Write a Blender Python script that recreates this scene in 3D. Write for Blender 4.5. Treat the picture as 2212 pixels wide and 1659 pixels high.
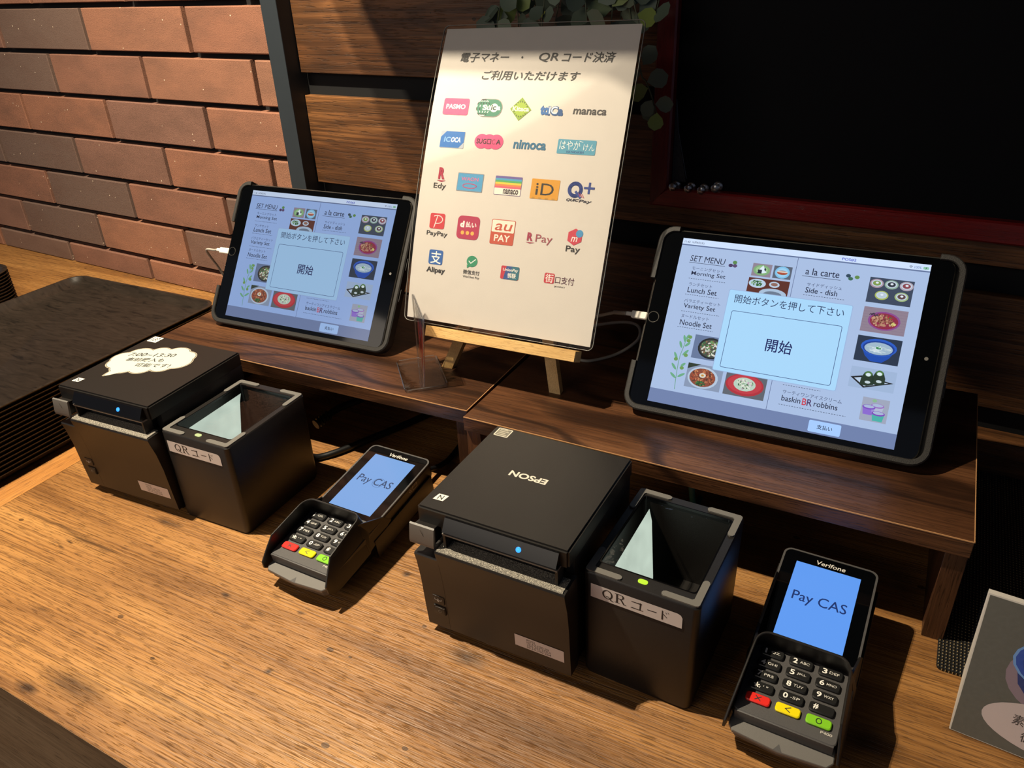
import bpy, bmesh, math, random
from mathutils import Matrix, Vector, Euler
PI = math.pi
random.seed(7)
scene = bpy.context.scene
C = scene.collection
for o in list(bpy.data.objects): bpy.data.objects.remove(o)

# ------------------------------------------------------------------ camera
cam_data = bpy.data.cameras.new('camera'); cam = bpy.data.objects.new('camera', cam_data); C.objects.link(cam)
cam_data.sensor_width = 36.0; cam_data.lens = 1687.157 / 2212 * 36.0; cam_data.clip_start = 0.01; cam_data.clip_end = 50
R_ = ((0.8870, 0.4601, -0.0395), (0.1897, -0.4409, -0.8773), (-0.4211, 0.7707, -0.4783))
cam.matrix_world = Matrix(((R_[0][0], -R_[1][0], -R_[2][0], 0.4732), (R_[0][1], -R_[1][1], -R_[2][1], -0.3103),
                           (R_[0][2], -R_[1][2], -R_[2][2], 0.4932), (0, 0, 0, 1)))
scene.camera = cam
# ------------------------------------------------------------------ world, lamps, exposure
world = bpy.data.worlds.new('world'); scene.world = world; world.use_nodes = True
wb = world.node_tree.nodes['Background']; wb.inputs[0].default_value = (0.62, 0.72, 1.0, 1); wb.inputs[1].default_value = 0.11

def spot(name, loc, tgt, watts, col, size=120, radius=0.01, blend=0.6):
    d = bpy.data.lights.new(name, 'SPOT'); d.energy = watts; d.color = col; d.spot_size = math.radians(size); d.spot_blend = blend
    d.shadow_soft_size = radius; o = bpy.data.objects.new(name, d); C.objects.link(o); o.location = loc
    o.rotation_euler = (Vector(tgt) - Vector(loc)).to_track_quat('-Z', 'Y').to_euler(); return o
WARM = (1.0, 0.86, 0.64)
spot('ceiling_spot', (-0.375, -0.055, 1.35), (-0.34, 0.18, 0.0), 80, WARM, 114, 0.004, 1.0)
spot('ceiling_spot', (-0.345, -0.0425, 1.35), (-0.34, 0.18, 0.0), 80, WARM, 114, 0.004, 1.0)
ad = bpy.data.lights.new('fill_light', 'AREA'); ad.shape = 'RECTANGLE'; ad.size = 1.6; ad.size_y = 1.0; ad.energy = 11; ad.color = (1.0, 0.86, 0.70)  # soft fill lamp added on the viewer's side to lift the counter front
ao = bpy.data.objects.new('fill_light', ad); C.objects.link(ao); ao.location = (-0.9, -1.9, 1.1)
ao.rotation_euler = (Vector((0, 0.2, 0.1)) - ao.location).to_track_quat('-Z', 'Y').to_euler()

scene.view_settings.view_transform = 'Standard'; scene.view_settings.look = 'None'
scene.view_settings.exposure = 0.0; scene.view_settings.gamma = 1.0; scene.view_settings.use_curve_mapping = False
scene.cycles.use_denoising = True

# ------------------------------------------------------------------ colour + material helpers
def lin(c):
    if isinstance(c, str):
        c = tuple(int(c[i:i + 2], 16) / 255 for i in (0, 2, 4))
    return tuple((x / 12.92 if x <= 0.04045 else ((x + 0.055) / 1.055) ** 2.4) for x in c) + (1.0,)

def newmat(name):
    m = bpy.data.materials.new(name); m.use_nodes = True
    return m, m.node_tree, m.node_tree.nodes['Principled BSDF']

def node(nt, t, **kw):
    n = nt.nodes.new(t)
    for k, v in kw.items(): setattr(n, k, v)
    return n

def math_(nt, op, a, b=None, c=None):
    n = node(nt, 'ShaderNodeMath', operation=op)
    for i, x in enumerate((a, b, c)):
        if x is None: continue
        if isinstance(x, (int, float)): n.inputs[i].default_value = x
        else: nt.links.new(x, n.inputs[i])
    return n.outputs[0]

def mixc(nt, f, a, b, mode='MIX'):
    n = node(nt, 'ShaderNodeMix', data_type='RGBA', blend_type=mode)
    for idx, x in ((0, f), (6, a), (7, b)):
        if isinstance(x, (int, float)): n.inputs[idx].default_value = x
        elif isinstance(x, tuple): n.inputs[idx].default_value = x
        else: nt.links.new(x, n.inputs[idx])
    return n.outputs[2]

def ramp(nt, f, stops, interp='LINEAR'):
    n = node(nt, 'ShaderNodeValToRGB'); cr = n.color_ramp; cr.interpolation = interp
    while len(cr.elements) < len(stops): cr.elements.new(0.5)
    for e, (p, c) in zip(cr.elements, stops):
        e.position = p; e.color = c if isinstance(c, tuple) else (c, c, c, 1)
    nt.links.new(f, n.inputs[0]); return n.outputs[0]

def coords(nt, scale=(1, 1, 1), rnd=0.0, rot=(0, 0, 0)):
    tc = node(nt, 'ShaderNodeTexCoord'); v = tc.outputs['Object']
    if rnd:
        oi = node(nt, 'ShaderNodeObjectInfo'); s = node(nt, 'ShaderNodeVectorMath', operation='MULTIPLY_ADD')
        cb = node(nt, 'ShaderNodeCombineXYZ')
        for i in range(3): nt.links.new(oi.outputs['Random'], cb.inputs[i])
        nt.links.new(cb.outputs[0], s.inputs[0]); s.inputs[1].default_value = (rnd, rnd * 0.7, rnd * 1.3)
        nt.links.new(v, s.inputs[2]); v = s.outputs[0]
    mp = node(nt, 'ShaderNodeMapping'); mp.inputs['Scale'].default_value = scale; mp.inputs['Rotation'].default_value = rot
    nt.links.new(v, mp.inputs[0]); return mp.outputs[0]

def noise(nt, vec, scale=1, detail=3, rough=0.55, dist=0.0):
    n = node(nt, 'ShaderNodeTexNoise'); nt.links.new(vec, n.inputs['Vector'])
    n.inputs['Scale'].default_value = scale; n.inputs['Detail'].default_value = detail
    n.inputs['Roughness'].default_value = rough; n.inputs['Distortion'].default_value = dist
    return n.outputs['Fac']

def bump(nt, bsdf, h, strength=0.3, dist=0.001):
    b = node(nt, 'ShaderNodeBump'); b.inputs['Strength'].default_value = strength; b.inputs['Distance'].default_value = dist
    nt.links.new(h, b.inputs['Height']); nt.links.new(b.outputs[0], bsdf.inputs['Normal'])

def plain(name, col, rough=0.5, metal=0.0, spec=0.5, grain=0.0, gscale=2000, var=0.06, coat=0.0):
    m, nt, b = newmat(name)
    c = lin(col); n = noise(nt, coords(nt), 60, 3)
    dark = tuple(x * (1 - var) for x in c[:3]) + (1,); lite = tuple(min(1, x * (1 + var)) for x in c[:3]) + (1,)
    nt.links.new(mixc(nt, n, dark, lite), b.inputs['Base Color'])
    b.inputs['Roughness'].default_value = rough; b.inputs['Metallic'].default_value = metal
    b.inputs['Specular IOR Level'].default_value = spec; b.inputs['Coat Weight'].default_value = coat
    if grain: bump(nt, b, noise(nt, coords(nt), gscale, 2), grain, 0.0003)
    return m

def wood(name, dark, mid, light, fs=1.0, knots=0.0, rings=0.3, rough=0.4, bmp=0.25, rnd=0.0, along='x', streak=0.5, broad=1.0, marks=None, rs=70.0, fx=9, ringx=0.9, cf=330, fr=(0.38, 0.58)):
    m, nt, b = newmat(name)
    def sc(a, c):
        return {'x': (a, c, c), 'y': (c, a, c), 'z': (c, c, a)}[along]
    D, M, L = lin(dark), lin(mid), lin(light)
    v1 = coords(nt, sc(1.6 * broad, 11 * broad), rnd); v2 = coords(nt, sc(fx * fs, cf * fs), rnd); v3 = coords(nt, sc(ringx * broad, 7 * broad), rnd)
    v4 = coords(nt, sc(55 * fs, 900 * fs), rnd)
    big = noise(nt, v1, 1, 4, 0.6, 0.8)
    col = ramp(nt, big, [(0.30, D), (0.48, M), (0.70, L)])
    fine = noise(nt, v2, 1, 4, 0.65, 0.3)
    col = mixc(nt, math_(nt, 'MULTIPLY', ramp(nt, fine, [(fr[0], 1.0), (fr[1], 0.0)]), streak), col, D)
    # cathedral rings
    rn = noise(nt, v3, 1, 2, 0.5, 0.4)
    rg = math_(nt, 'SINE', math_(nt, 'MULTIPLY', rn, rs))
    rgm = ramp(nt, math_(nt, 'MULTIPLY_ADD', rg, 0.5, 0.5), [(0.0, 1.0), (0.32, 0.0)])
    col = mixc(nt, math_(nt, 'MULTIPLY', rgm, rings), col, D)
    pore = ramp(nt, noise(nt, v4, 1, 2, 0.5), [(0.33, 1.0), (0.42, 0.0)])
    col = mixc(nt, math_(nt, 'MULTIPLY', pore, 0.55), col, tuple(x * 0.45 for x in D[:3]) + (1,))
    if knots:
        vk = coords(nt, sc(2.6, 5.2), rnd)
        vo = node(nt, 'ShaderNodeTexVoronoi'); vo.inputs['Scale'].default_value = 1.0; vo.inputs['Randomness'].default_value = 1.0
        dn = node(nt, 'ShaderNodeVectorMath', operation='ADD'); nn = node(nt, 'ShaderNodeTexNoise'); nn.inputs['Scale'].default_value = 3
        sb = node(nt, 'ShaderNodeVectorMath', operation='SCALE'); sb.inputs['Scale'].default_value = 0.35
        nt.links.new(vk, nn.inputs['Vector']); nt.links.new(nn.outputs['Color'], sb.inputs[0])
        nt.links.new(vk, dn.inputs[0]); nt.links.new(sb.outputs[0], dn.inputs[1]); nt.links.new(dn.outputs[0], vo.inputs['Vector'])
        km = ramp(nt, vo.outputs['Distance'], [(0.0, 1.0), (0.07, 0.85), (0.20, 0.0)])
        sp = node(nt, 'ShaderNodeSeparateColor'); nt.links.new(vo.outputs['Color'], sp.inputs[0])
        on = math_(nt, 'GREATER_THAN', sp.outputs[0], 0.55)
        kk = math_(nt, 'MULTIPLY', math_(nt, 'MULTIPLY', km, on), knots)
        kk = math_(nt, 'MULTIPLY', kk, math_(nt, 'MULTIPLY_ADD', noise(nt, coords(nt, sc(30, 160), rnd), 1, 4, 0.7), 1.6, -0.1))
        col = mixc(nt, kk, col, tuple(x * 0.35 for x in D[:3]) + (1,))
        # tiny specks
        v5 = node(nt, 'ShaderNodeTexVoronoi'); nt.links.new(coords(nt, sc(26, 40), rnd), v5.inputs['Vector']); v5.inputs['Scale'].default_value = 1
        s5 = node(nt, 'ShaderNodeSeparateColor'); nt.links.new(v5.outputs['Color'], s5.inputs[0])
        sk = math_(nt, 'MULTIPLY', math_(nt, 'LESS_THAN', v5.outputs['Distance'], 0.09), math_(nt, 'GREATER_THAN', s5.outputs[1], 0.72))
        col = mixc(nt, math_(nt, 'MULTIPLY', sk, 0.75), col, tuple(x * 0.3 for x in D[:3]) + (1,))
    if marks:
        tcm = node(nt, 'ShaderNodeTexCoord'); nm_ = node(nt, 'ShaderNodeTexNoise'); nm_.inputs['Scale'].default_value = 55; nm_.inputs['Detail'].default_value = 4
        nt.links.new(tcm.outputs['Object'], nm_.inputs['Vector'])
        wv = node(nt, 'ShaderNodeVectorMath', operation='MULTIPLY_ADD'); wv.inputs[1].default_value = (0.012, 0.005, 0.0)
        cs = node(nt, 'ShaderNodeVectorMath', operation='ADD'); cs.inputs[1].default_value = (-0.006, -0.0025, 0.0)
        nt.links.new(nm_.outputs['Color'], wv.inputs[0]); nt.links.new(tcm.outputs['Object'], cs.inputs[0]); nt.links.new(cs.outputs[0], wv.inputs[2])
        tot = None
        gr = math_(nt, 'MULTIPLY_ADD', noise(nt, coords(nt, (40, 300, 300)), 1, 3, 0.7), 1.6, 0.3)
        for (mx, my, ax, ay, st_) in marks:
            sb_ = node(nt, 'ShaderNodeVectorMath', operation='SUBTRACT'); nt.links.new(wv.outputs[0], sb_.inputs[0]); sb_.inputs[1].default_value = (mx, my, 0)
            ml = node(nt, 'ShaderNodeVectorMath', operation='MULTIPLY'); nt.links.new(sb_.outputs[0], ml.inputs[0]); ml.inputs[1].default_value = (1 / ax, 1 / ay, 0)
            ln = node(nt, 'ShaderNodeVectorMath', operation='LENGTH'); nt.links.new(ml.outputs[0], ln.inputs[0])
            v_ = math_(nt, 'MULTIPLY', ramp(nt, ln.outputs['Value'], [(0.0, 1.0), (0.35, 0.75), (1.0, 0.0)]), st_)
            tot = v_ if tot is None else math_(nt, 'MAXIMUM', tot, v_)
        col = mixc(nt, math_(nt, 'MULTIPLY', tot, gr), col, tuple(x * 0.35 for x in D[:3]) + (1,))
    nt.links.new(col, b.inputs['Base Color']); b.inputs['Roughness'].default_value = rough
    hh = math_(nt, 'ADD', fine, math_(nt, 'MULTIPLY', pore, -0.6))
    bump(nt, b, hh, bmp, 0.0012)
    return m

M = {}
MARKS = [(-.0829, -.1159, .016, .006, 1.0), (-.0516, -.0976, .050, .013, .75), (-.1511, .0814, .024, .006, .8), (-.0171, .0292, .008, .004, 1.0), (.0805, -.0194, .0045, .0035, 1.0),
         (.1172, .1215, .006, .004, 1.0), (.5132, .1168, .028, .014, .85), (.218, .0614, .022, .011, .8), (-.262, .0302, .075, .0030, .7), (-.195, .0262, .060, .0028, .8), (-.2168, .0177, .006, .0018, .9),
         (-.2189, .009, .006, .0018, .9), (-.1832, .0972, .006, .002, .8), (.0617, .0412, .006, .003, .8), (-.1552, -.0545, .012, .003, .6), (.112, .0111, .010, .003, .6), (.0282, .0254, .010, .0035, .6), (.02, -.075, .09, .008, .35), (.30, .02, .12, .010, .35), (-.17, -.02, .10, .008, .3)]
M['counter'] = wood('counter_oak', '6a4420', 'a87640', 'c49052', 1.0, 0.5, 0.25, 0.42, 0.7, 0, 'x', 0.68, 1.0, MARKS, 60, 5.0, 0.5, 560, (0.40, 0.53))
M['counter_y'] = wood('counter_oak_strip', '8a5728', 'b87d40', 'cc9452', 1.0, 0, 0.1, 0.42, 0.4, 0, 'y', 0.5)
M['counter_front'] = wood('counter_front_oak', '8a6844', 'c0966a', 'cca478', 1.0, 0.6, 0.3, 0.5, 0.3, 0, 'x', 0.4)
M['walnut'] = wood('walnut', '24140b', '553520', '744d31', 1.15, 0, 0.85, 0.36, 0.25, 3.0, 'x', 0.5, 1.0, None, 62, 9, 2.4)
M['walnut_z'] = wood('walnut_upright', '2a180e', '583722', '6e4a30', 1.0, 0, 0.3, 0.4, 0.3, 3.0, 'z', 0.5)
M['plank'] = wood('wall_plank', '3a2413', '704728', '96653a', 0.85, 1.0, 0.45, 0.5, 0.45, 5.0, 'x', 0.75, 1.0, [(.948, 0, .5, .5, 0.0)], 60, 5, 1.6)
M['pine'] = wood('pine', 'a87c40', 'd8b070', 'e6c488', 2.2, 0, 0.12, 0.55, 0.15, 2.0, 'x', 0.35)
M['pine_z'] = wood('pine_upright', 'a87c40', 'd8b070', 'e6c488', 2.2, 0, 0.12, 0.55, 0.15, 2.0, 'z', 0.35)

def brick_mat():
    m, nt, b = newmat('brick_clay')
    oi = node(nt, 'ShaderNodeObjectInfo'); so = node(nt, 'ShaderNodeSeparateColor'); nt.links.new(oi.outputs['Color'], so.inputs[0])
    r = math_(nt, 'MULTIPLY_ADD', oi.outputs['Random'], 0.18, so.outputs[0])
    base = ramp(nt, r, [(0.0, lin('a8765c')), (0.2, lin('a06c54')), (0.5, lin('906858')), (0.95, lin('7c6458')), (1.15, lin('745e54'))])
    big = noise(nt, coords(nt, (9, 9, 22), 9.0), 1, 3, 0.6)
    col = mixc(nt, ramp(nt, big, [(0.42, 0.0), (0.72, 0.55)]), base, lin('6a4e42'))
    fine = noise(nt, coords(nt, (700, 700, 900), 9.0), 1, 3, 0.7)
    col = mixc(nt, ramp(nt, fine, [(0.3, 0.5), (0.55, 0.0)]), col, lin('4c3428'))
    vo = node(nt, 'ShaderNodeTexVoronoi'); nt.links.new(coords(nt, (130, 130, 130), 9.0), vo.inputs['Vector']); vo.inputs['Scale'].default_value = 1
    s = node(nt, 'ShaderNodeSeparateColor'); nt.links.new(vo.outputs['Color'], s.inputs[0])
    sp = math_(nt, 'MULTIPLY', math_(nt, 'LESS_THAN', vo.outputs['Distance'], 0.13), math_(nt, 'GREATER_THAN', s.outputs[0], 0.93))
    col = mixc(nt, sp, col, lin('f0dcc0'))
    nt.links.new(col, b.inputs['Base Color']); b.inputs['Roughness'].default_value = 0.85
    bump(nt, b, fine, 0.8, 0.0009); return m
M['brick'] = brick_mat()
M['grout'] = plain('black_grout', '121114', 0.9, grain=0.5, gscale=300)
M['backing'] = plain('black_backing', '08090c', 0.85)
M['post'] = plain('dark_grey_metal', '2b3238', 0.55, grain=0.1)
M['black'] = plain('black_plastic', '1b1816', 0.40, grain=0.35, gscale=2600)
M['black_dark'] = plain('black_plastic_dark', '121214', 0.4)
M['black_gloss'] = plain('black_gloss', '0a0a0c', 0.14, spec=0.35)
M['charcoal'] = plain('charcoal_plastic', '4a4848', 0.5, grain=0.5, gscale=3000)
M['grey'] = plain('grey_plastic', '6b6864', 0.45, grain=0.3, gscale=3000)
M['rubber'] = plain('grey_rubber', '66635e', 0.6)
M['case'] = plain('black_rubber_case', '242220', 0.62, grain=0.7, gscale=1500)
M['metal_edge'] = plain('aluminium_edge', '8f8a80', 0.3, 0.9)
M['glass_black'] = plain('screen_glass', '050608', 0.06, spec=0.5)
M['white'] = plain('white_plastic', 'e9e4d8', 0.4)
M['cable_white'] = plain('white_cable', 'a9a49a', 0.5)
M['cable_black'] = plain('black_cable', '0e0e10', 0.4)
M['teal'] = plain('teal_cable', '155a6a', 0.5)
M['paper'] = plain('white_paper', 'd6cfc6', 0.6, var=0.03)
M['key'] = plain('key_rubber', '1c1c1c', 0.35)
M['red'] = plain('key_red', 'e02a22', 0.35)
M['yellow'] = plain('key_yellow', 'f2dc08', 0.35)
M['green'] = plain('key_green', '82c828', 0.35)
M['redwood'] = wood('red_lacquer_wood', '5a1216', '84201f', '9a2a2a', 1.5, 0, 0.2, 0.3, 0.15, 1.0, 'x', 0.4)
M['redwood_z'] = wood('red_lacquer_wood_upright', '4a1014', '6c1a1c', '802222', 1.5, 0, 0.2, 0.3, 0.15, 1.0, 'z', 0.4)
M['board'] = plain('blackboard', '05060a', 0.7, spec=0.15, var=0.2)
M['edge'] = plain('edge_highlight', 'b8895c', 0.4)  # lit highlight along the riser edges, put into the colour as lighter strips
M['floor'] = plain('dark_floor', '3a3430', 0.6)
M['ceiling'] = plain('dark_ceiling', '2a2826', 0.8)
M['stem'] = plain('stem_green', '5a6048', 0.6)

def speckle():
    m, nt, b = newmat('speckled_ledge')
    n = noise(nt, coords(nt), 1500, 2, 0.7)
    nt.links.new(ramp(nt, n, [(0.40, lin('4a4640')), (0.56, lin('8c867a')), (0.68, lin('c8c0b0'))]), b.inputs['Base Color'])
    b.inputs['Roughness'].default_value = 0.6; bump(nt, b, n, 0.6, 0.0005); return m
M['speckle'] = speckle()

def glass(name, rough=0.02, tint=(1, 1, 1, 1), ior=1.45):
    m, nt, b = newmat(name)
    n = noise(nt, coords(nt), 90, 2)
    nt.links.new(math_(nt, 'MULTIPLY_ADD', n, 0.02, rough), b.inputs['Roughness'])
    b.inputs['Base Color'].default_value = tint; b.inputs['Transmission Weight'].default_value = 1.0; b.inputs['IOR'].default_value = ior
    return m

def film(name, gloss_rough=0.10, amount=0.06, bmp=0.0, fres=0.6):
    # thin clear film: mostly transparent, a little gloss
    m, nt, b = newmat(name); nt.nodes.remove(b)
    out = nt.nodes['Material Output']; tr = node(nt, 'ShaderNodeBsdfTransparent'); gl = node(nt, 'ShaderNodeBsdfGlossy'); mx = node(nt, 'ShaderNodeMixShader')
    gl.inputs['Roughness'].default_value = gloss_rough
    fr = node(nt, 'ShaderNodeFresnel'); fr.inputs['IOR'].default_value = 1.4
    nt.links.new(math_(nt, 'MULTIPLY_ADD', fr.outputs[0], fres, amount), mx.inputs[0])
    nt.links.new(tr.outputs[0], mx.inputs[1]); nt.links.new(gl.outputs[0], mx.inputs[2]); nt.links.new(mx.outputs[0], out.inputs['Surface'])
    bp = node(nt, 'ShaderNodeBump'); bp.inputs['Strength'].default_value = 0.35; bp.inputs['Distance'].default_value = 0.002
    nt.links.new(noise(nt, coords(nt), 55, 3, 0.6), bp.inputs['Height']); nt.links.new(bp.outputs[0], gl.inputs['Normal']); return m
M['film'] = film('clear_laminate_film', 0.06, 0.0, 0, 0.3)
M['acrylic'] = film('clear_acrylic', 0.02, 0.05)
M['acrylic_edge'] = film('clear_acrylic_edge', 0.15, 0.35)
M['crystal'] = film('clear_pin_plastic', 0.2, 0.38)
M['pane'] = film('clear_window_pane', 0.03, 0.03)

def emit(name, col, strength=1.0, var=0.08):
    m, nt, b = newmat(name)
    c = lin(col); n = noise(nt, coords(nt), 30, 2)
    k = mixc(nt, n, tuple(x * (1 - var) for x in c[:3]) + (1,), tuple(x * (1 + var) for x in c[:3]) + (1,))
    b.inputs['Base Color'].default_value = (0, 0, 0, 1); b.inputs['Roughness'].default_value = 0.2
    nt.links.new(k, b.inputs['Emission Color']); b.inputs['Emission Strength'].default_value = strength; return m

def attr_print(name, rough=0.55):
    m, nt, b = newmat(name)
    a = node(nt, 'ShaderNodeAttribute', attribute_name='ink')
    n = noise(nt, coords(nt), 300, 2)
    nt.links.new(mixc(nt, math_(nt, 'MULTIPLY', n, 0.08), a.outputs['Color'], (0.5, 0.5, 0.5, 1)), b.inputs['Base Color'])
    b.inputs['Roughness'].default_value = rough; return m
def attr_screen(name, strength=1.0):
    m, nt, b = newmat(name)
    a = node(nt, 'ShaderNodeAttribute', attribute_name='ink')
    b.inputs['Base Color'].default_value = (0.01, 0.01, 0.01, 1); b.inputs['Roughness'].default_value = 0.12
    nt.links.new(a.outputs['Color'], b.inputs['Emission Color']); b.inputs['Emission Strength'].default_value = strength; return m
M['print'] = attr_print('printed_ink'); M['screen'] = attr_screen('lit_display', 1.0)
M['screen_dim'] = attr_screen('lit_display_dimmer', 0.74)

def tray_mat():
    m, nt, b = newmat('dark_lacquer_tray')
    g = noise(nt, coords(nt, (26, 130, 60)), 1, 4, 0.6, 1.2)
    nt.links.new(ramp(nt, g, [(0.30, lin('12100e')), (0.42, lin('241e19')), (0.7, lin('302822'))]), b.inputs['Base Color'])
    b.inputs['Roughness'].default_value = 0.30; bump(nt, b, g, 0.12, 0.001); return m
M['tray'] = tray_mat()

def mat_mat():
    m, nt, b = newmat('woven_vinyl')
    w1 = node(nt, 'ShaderNodeTexWave'); w1.bands_direction = 'X'; nt.links.new(coords(nt, (1, 1, 1)), w1.inputs['Vector']); w1.inputs['Scale'].default_value = 125; w1.inputs['Distortion'].default_value = 0.3
    w2 = node(nt, 'ShaderNodeTexWave'); w2.bands_direction = 'Y'; nt.links.new(coords(nt, (1, 1, 1)), w2.inputs['Vector']); w2.inputs['Scale'].default_value = 90; w2.inputs['Distortion'].default_value = 0.6
    k = math_(nt, 'MULTIPLY', w1.outputs['Fac'], w2.outputs['Fac'])
    nt.links.new(ramp(nt, k, [(0.45, lin('0e0d0c')), (0.62, lin('2a241e')), (0.85, lin('a08a60'))]), b.inputs['Base Color'])
    b.inputs['Roughness'].default_value = 0.6; bump(nt, b, k, 0.8, 0.0015); return m
M['mat'] = mat_mat()

def leaf_mat():
    m, nt, b = newmat('leaf_green')
    oi = node(nt, 'ShaderNodeObjectInfo')
    c = ramp(nt, oi.outputs['Random'], [(0.0, lin('586858')), (0.4, lin('6c7c6a')), (0.8, lin('889880')), (0.92, lin('9cb050')), (1.0, lin('b0c45c'))])
    n = noise(nt, coords(nt, (1, 1, 1), 3.0), 160, 3)
    nt.links.new(mixc(nt, math_(nt, 'MULTIPLY', n, 0.5), c, lin('2c3428')), b.inputs['Base Color']); b.inputs['Roughness'].default_value = 0.55; return m
M['leaf'] = leaf_mat()

# ------------------------------------------------------------------ mesh helpers
def mk(name, verts, faces, mat, parent=None, smooth=False, mesh=None):
    if mesh is None:
        mesh = bpy.data.meshes.new(name); mesh.from_pydata([tuple(v) for v in verts], [], faces); mesh.update()
        for mm in (mat if isinstance(mat, (list, tuple)) else [mat]): mesh.materials.append(mm)
        if smooth:
            for p in mesh.polygons: p.use_smooth = True
    o = bpy.data.objects.new(name, mesh); C.objects.link(o)
    if parent: o.parent = parent
    return o

def from_bm(name, bm, mat, parent=None, smooth=None):
    bmesh.ops.recalc_face_normals(bm, faces=bm.faces)
    me = bpy.data.meshes.new(name); bm.to_mesh(me); bm.free()
    for mm in (mat if isinstance(mat, (list, tuple)) else [mat]): me.materials.append(mm)
    if smooth is not None:
        for p in me.polygons: p.use_smooth = True
        me.set_sharp_from_angle(angle=math.radians(smooth))
    o = bpy.data.objects.new(name, me); C.objects.link(o)
    if parent: o.parent = parent
    return o

def box(name, x, y, z, mat, parent=None, bev=0.0, seg=2):
    bm = bmesh.new(); bmesh.ops.create_cube(bm, size=1)
    for v in bm.verts:
        v.co = Vector((x[0] + (v.co.x + .5) * (x[1] - x[0]), y[0] + (v.co.y + .5) * (y[1] - y[0]), z[0] + (v.co.z + .5) * (z[1] - z[0])))
    if bev: bmesh.ops.bevel(bm, geom=bm.edges[:], offset=bev, segments=seg, affect='EDGES', profile=0.6)
    return from_bm(name, bm, mat, parent, 40 if bev else None)

def rrect(cx, cy, w, h, r, n=5):
    pts = []
    for sx, sy, a0 in ((1, 1, 0), (-1, 1, 90), (-1, -1, 180), (1, -1, 270)):
        for i in range(n + 1):
            a = math.radians(a0 + 90 * i / n)
            pts.append((cx + sx * (w / 2 - r) + r * math.cos(a), cy + sy * (h / 2 - r) + r * math.sin(a)))
    return pts

def prism(name, rings, mat, parent=None, smooth=35, cap=True):
    """rings: list of lists of 3D points, same count; lofted"""
    n = len(rings[0]); v = [p for r in rings for p in r]; f = []
    for k in range(len(rings) - 1):
        for i in range(n):
            j = (i + 1) % n; f.append((k * n + i, k * n + j, (k + 1) * n + j, (k + 1) * n + i))
    if cap: f.append(tuple(range(n))[::-1]); f.append(tuple((len(rings) - 1) * n + i for i in range(n)))
    bm = bmesh.new(); vs = [bm.verts.new(p) for p in v]
    for q in f: bm.faces.new([vs[i] for i in q])
    return from_bm(name, bm, mat, parent, smooth)

def slab(name, pts, z0, z1, mat, parent=None, bev=0.0, smooth=35):
    if bev:
        cx = sum(p[0] for p in pts) / len(pts); cy = sum(p[1] for p in pts) / len(pts)
        w = max(abs(p[0] - cx) for p in pts); h = max(abs(p[1] - cy) for p in pts)
        s = lambda p: (cx + (p[0] - cx) * (1 - bev / w), cy + (p[1] - cy) * (1 - bev / h))
        rings = [[(*s(p), z0) for p in pts], [(*p, z0 + bev) for p in pts], [(*p, z1 - bev) for p in pts], [(*s(p), z1) for p in pts]]
    else: rings = [[(*p, z0) for p in pts], [(*p, z1) for p in pts]]
    return prism(name, rings, mat, parent, smooth)

def extrude_x(name, prof, x0, x1, mat, parent=None, smooth=30):
    return prism(name, [[(x0, y, z) for y, z in prof], [(x1, y, z) for y, z in prof]], mat, parent, smooth)

def tube(name, pts, r, mat, parent=None, n=10, sub=5):
    P = [Vector(p) for p in pts]; Q = []
    for i in range(len(P) - 1):
        p0 = P[max(i - 1, 0)]; p1 = P[i]; p2 = P[i + 1]; p3 = P[min(i + 2, len(P) - 1)]
        for k in range(sub):
            t = k / sub
            Q.append(0.5 * ((2 * p1) + (-p0 + p2) * t + (2 * p0 - 5 * p1 + 4 * p2 - p3) * t * t + (-p0 + 3 * p1 - 3 * p2 + p3) * t ** 3))
    Q.append(P[-1]); rings = []; up = None
    for i, q in enumerate(Q):
        d = (Q[min(i + 1, len(Q) - 1)] - Q[max(i - 1, 0)]).normalized()
        if up is None: up = d.orthogonal().normalized()
        up = (up - d * up.dot(d)).normalized(); s = d.cross(up)
        rr = r[0] + (r[1] - r[0]) * i / (len(Q) - 1) if isinstance(r, tuple) else r
        rings.append([q + (up * math.cos(2 * PI * k / n) + s * math.sin(2 * PI * k / n)) * rr for k in range(n)])
    return prism(name, rings, mat, parent, 60)

def lathe(name, prof, mat, parent=None, n=24, axis=None):
    rings = []
    for r, z in prof: rings.append([Vector((r * math.cos(2 * PI * k / n), r * math.sin(2 * PI * k / n), z)) for k in range(n)])
    if axis: rings = [[axis @ p for p in q] for q in rings]
    return prism(name, rings, mat, parent, 50)

def tag(o, label=None, cat=None, group=None, kind=None):
    if label: o['label'] = label
    if cat: o['category'] = cat
    if group: o['group'] = group
    if kind: o['kind'] = kind
    return o

def empty(name, label=None, cat=None, loc=(0, 0, 0), rot=(0, 0, 0), group=None, kind=None, mw=None):
    o = bpy.data.objects.new(name, None); C.objects.link(o); o.empty_display_size = 0.02
    if mw is not None: o.matrix_world = mw
    else: o.location = loc; o.rotation_euler = rot
    return tag(o, label, cat, group, kind)

# ------------------------------------------------------------------ flat print builder
_tc = {}
def text_geo(body, bold=0.0):
    k = (body, bold)
    if k not in _tc:
        cu = bpy.data.curves.new('t', 'FONT'); cu.body = body; cu.resolution_u = 3; cu.offset = bold; cu.fill_mode = 'FRONT'
        ob = bpy.data.objects.new('t', cu); C.objects.link(ob)
        me = bpy.data.meshes.new_from_object(ob)
        vs = [(v.co.x, v.co.y) for v in me.vertices]; fs = [tuple(p.vertices) for p in me.polygons]
        bpy.data.objects.remove(ob); bpy.data.curves.remove(cu); bpy.data.meshes.remove(me)
        xs = [v[0] for v in vs]; ys = [v[1] for v in vs]
        _tc[k] = (vs, fs, (min(xs), min(ys), max(xs), max(ys)))
    return _tc[k]

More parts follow.
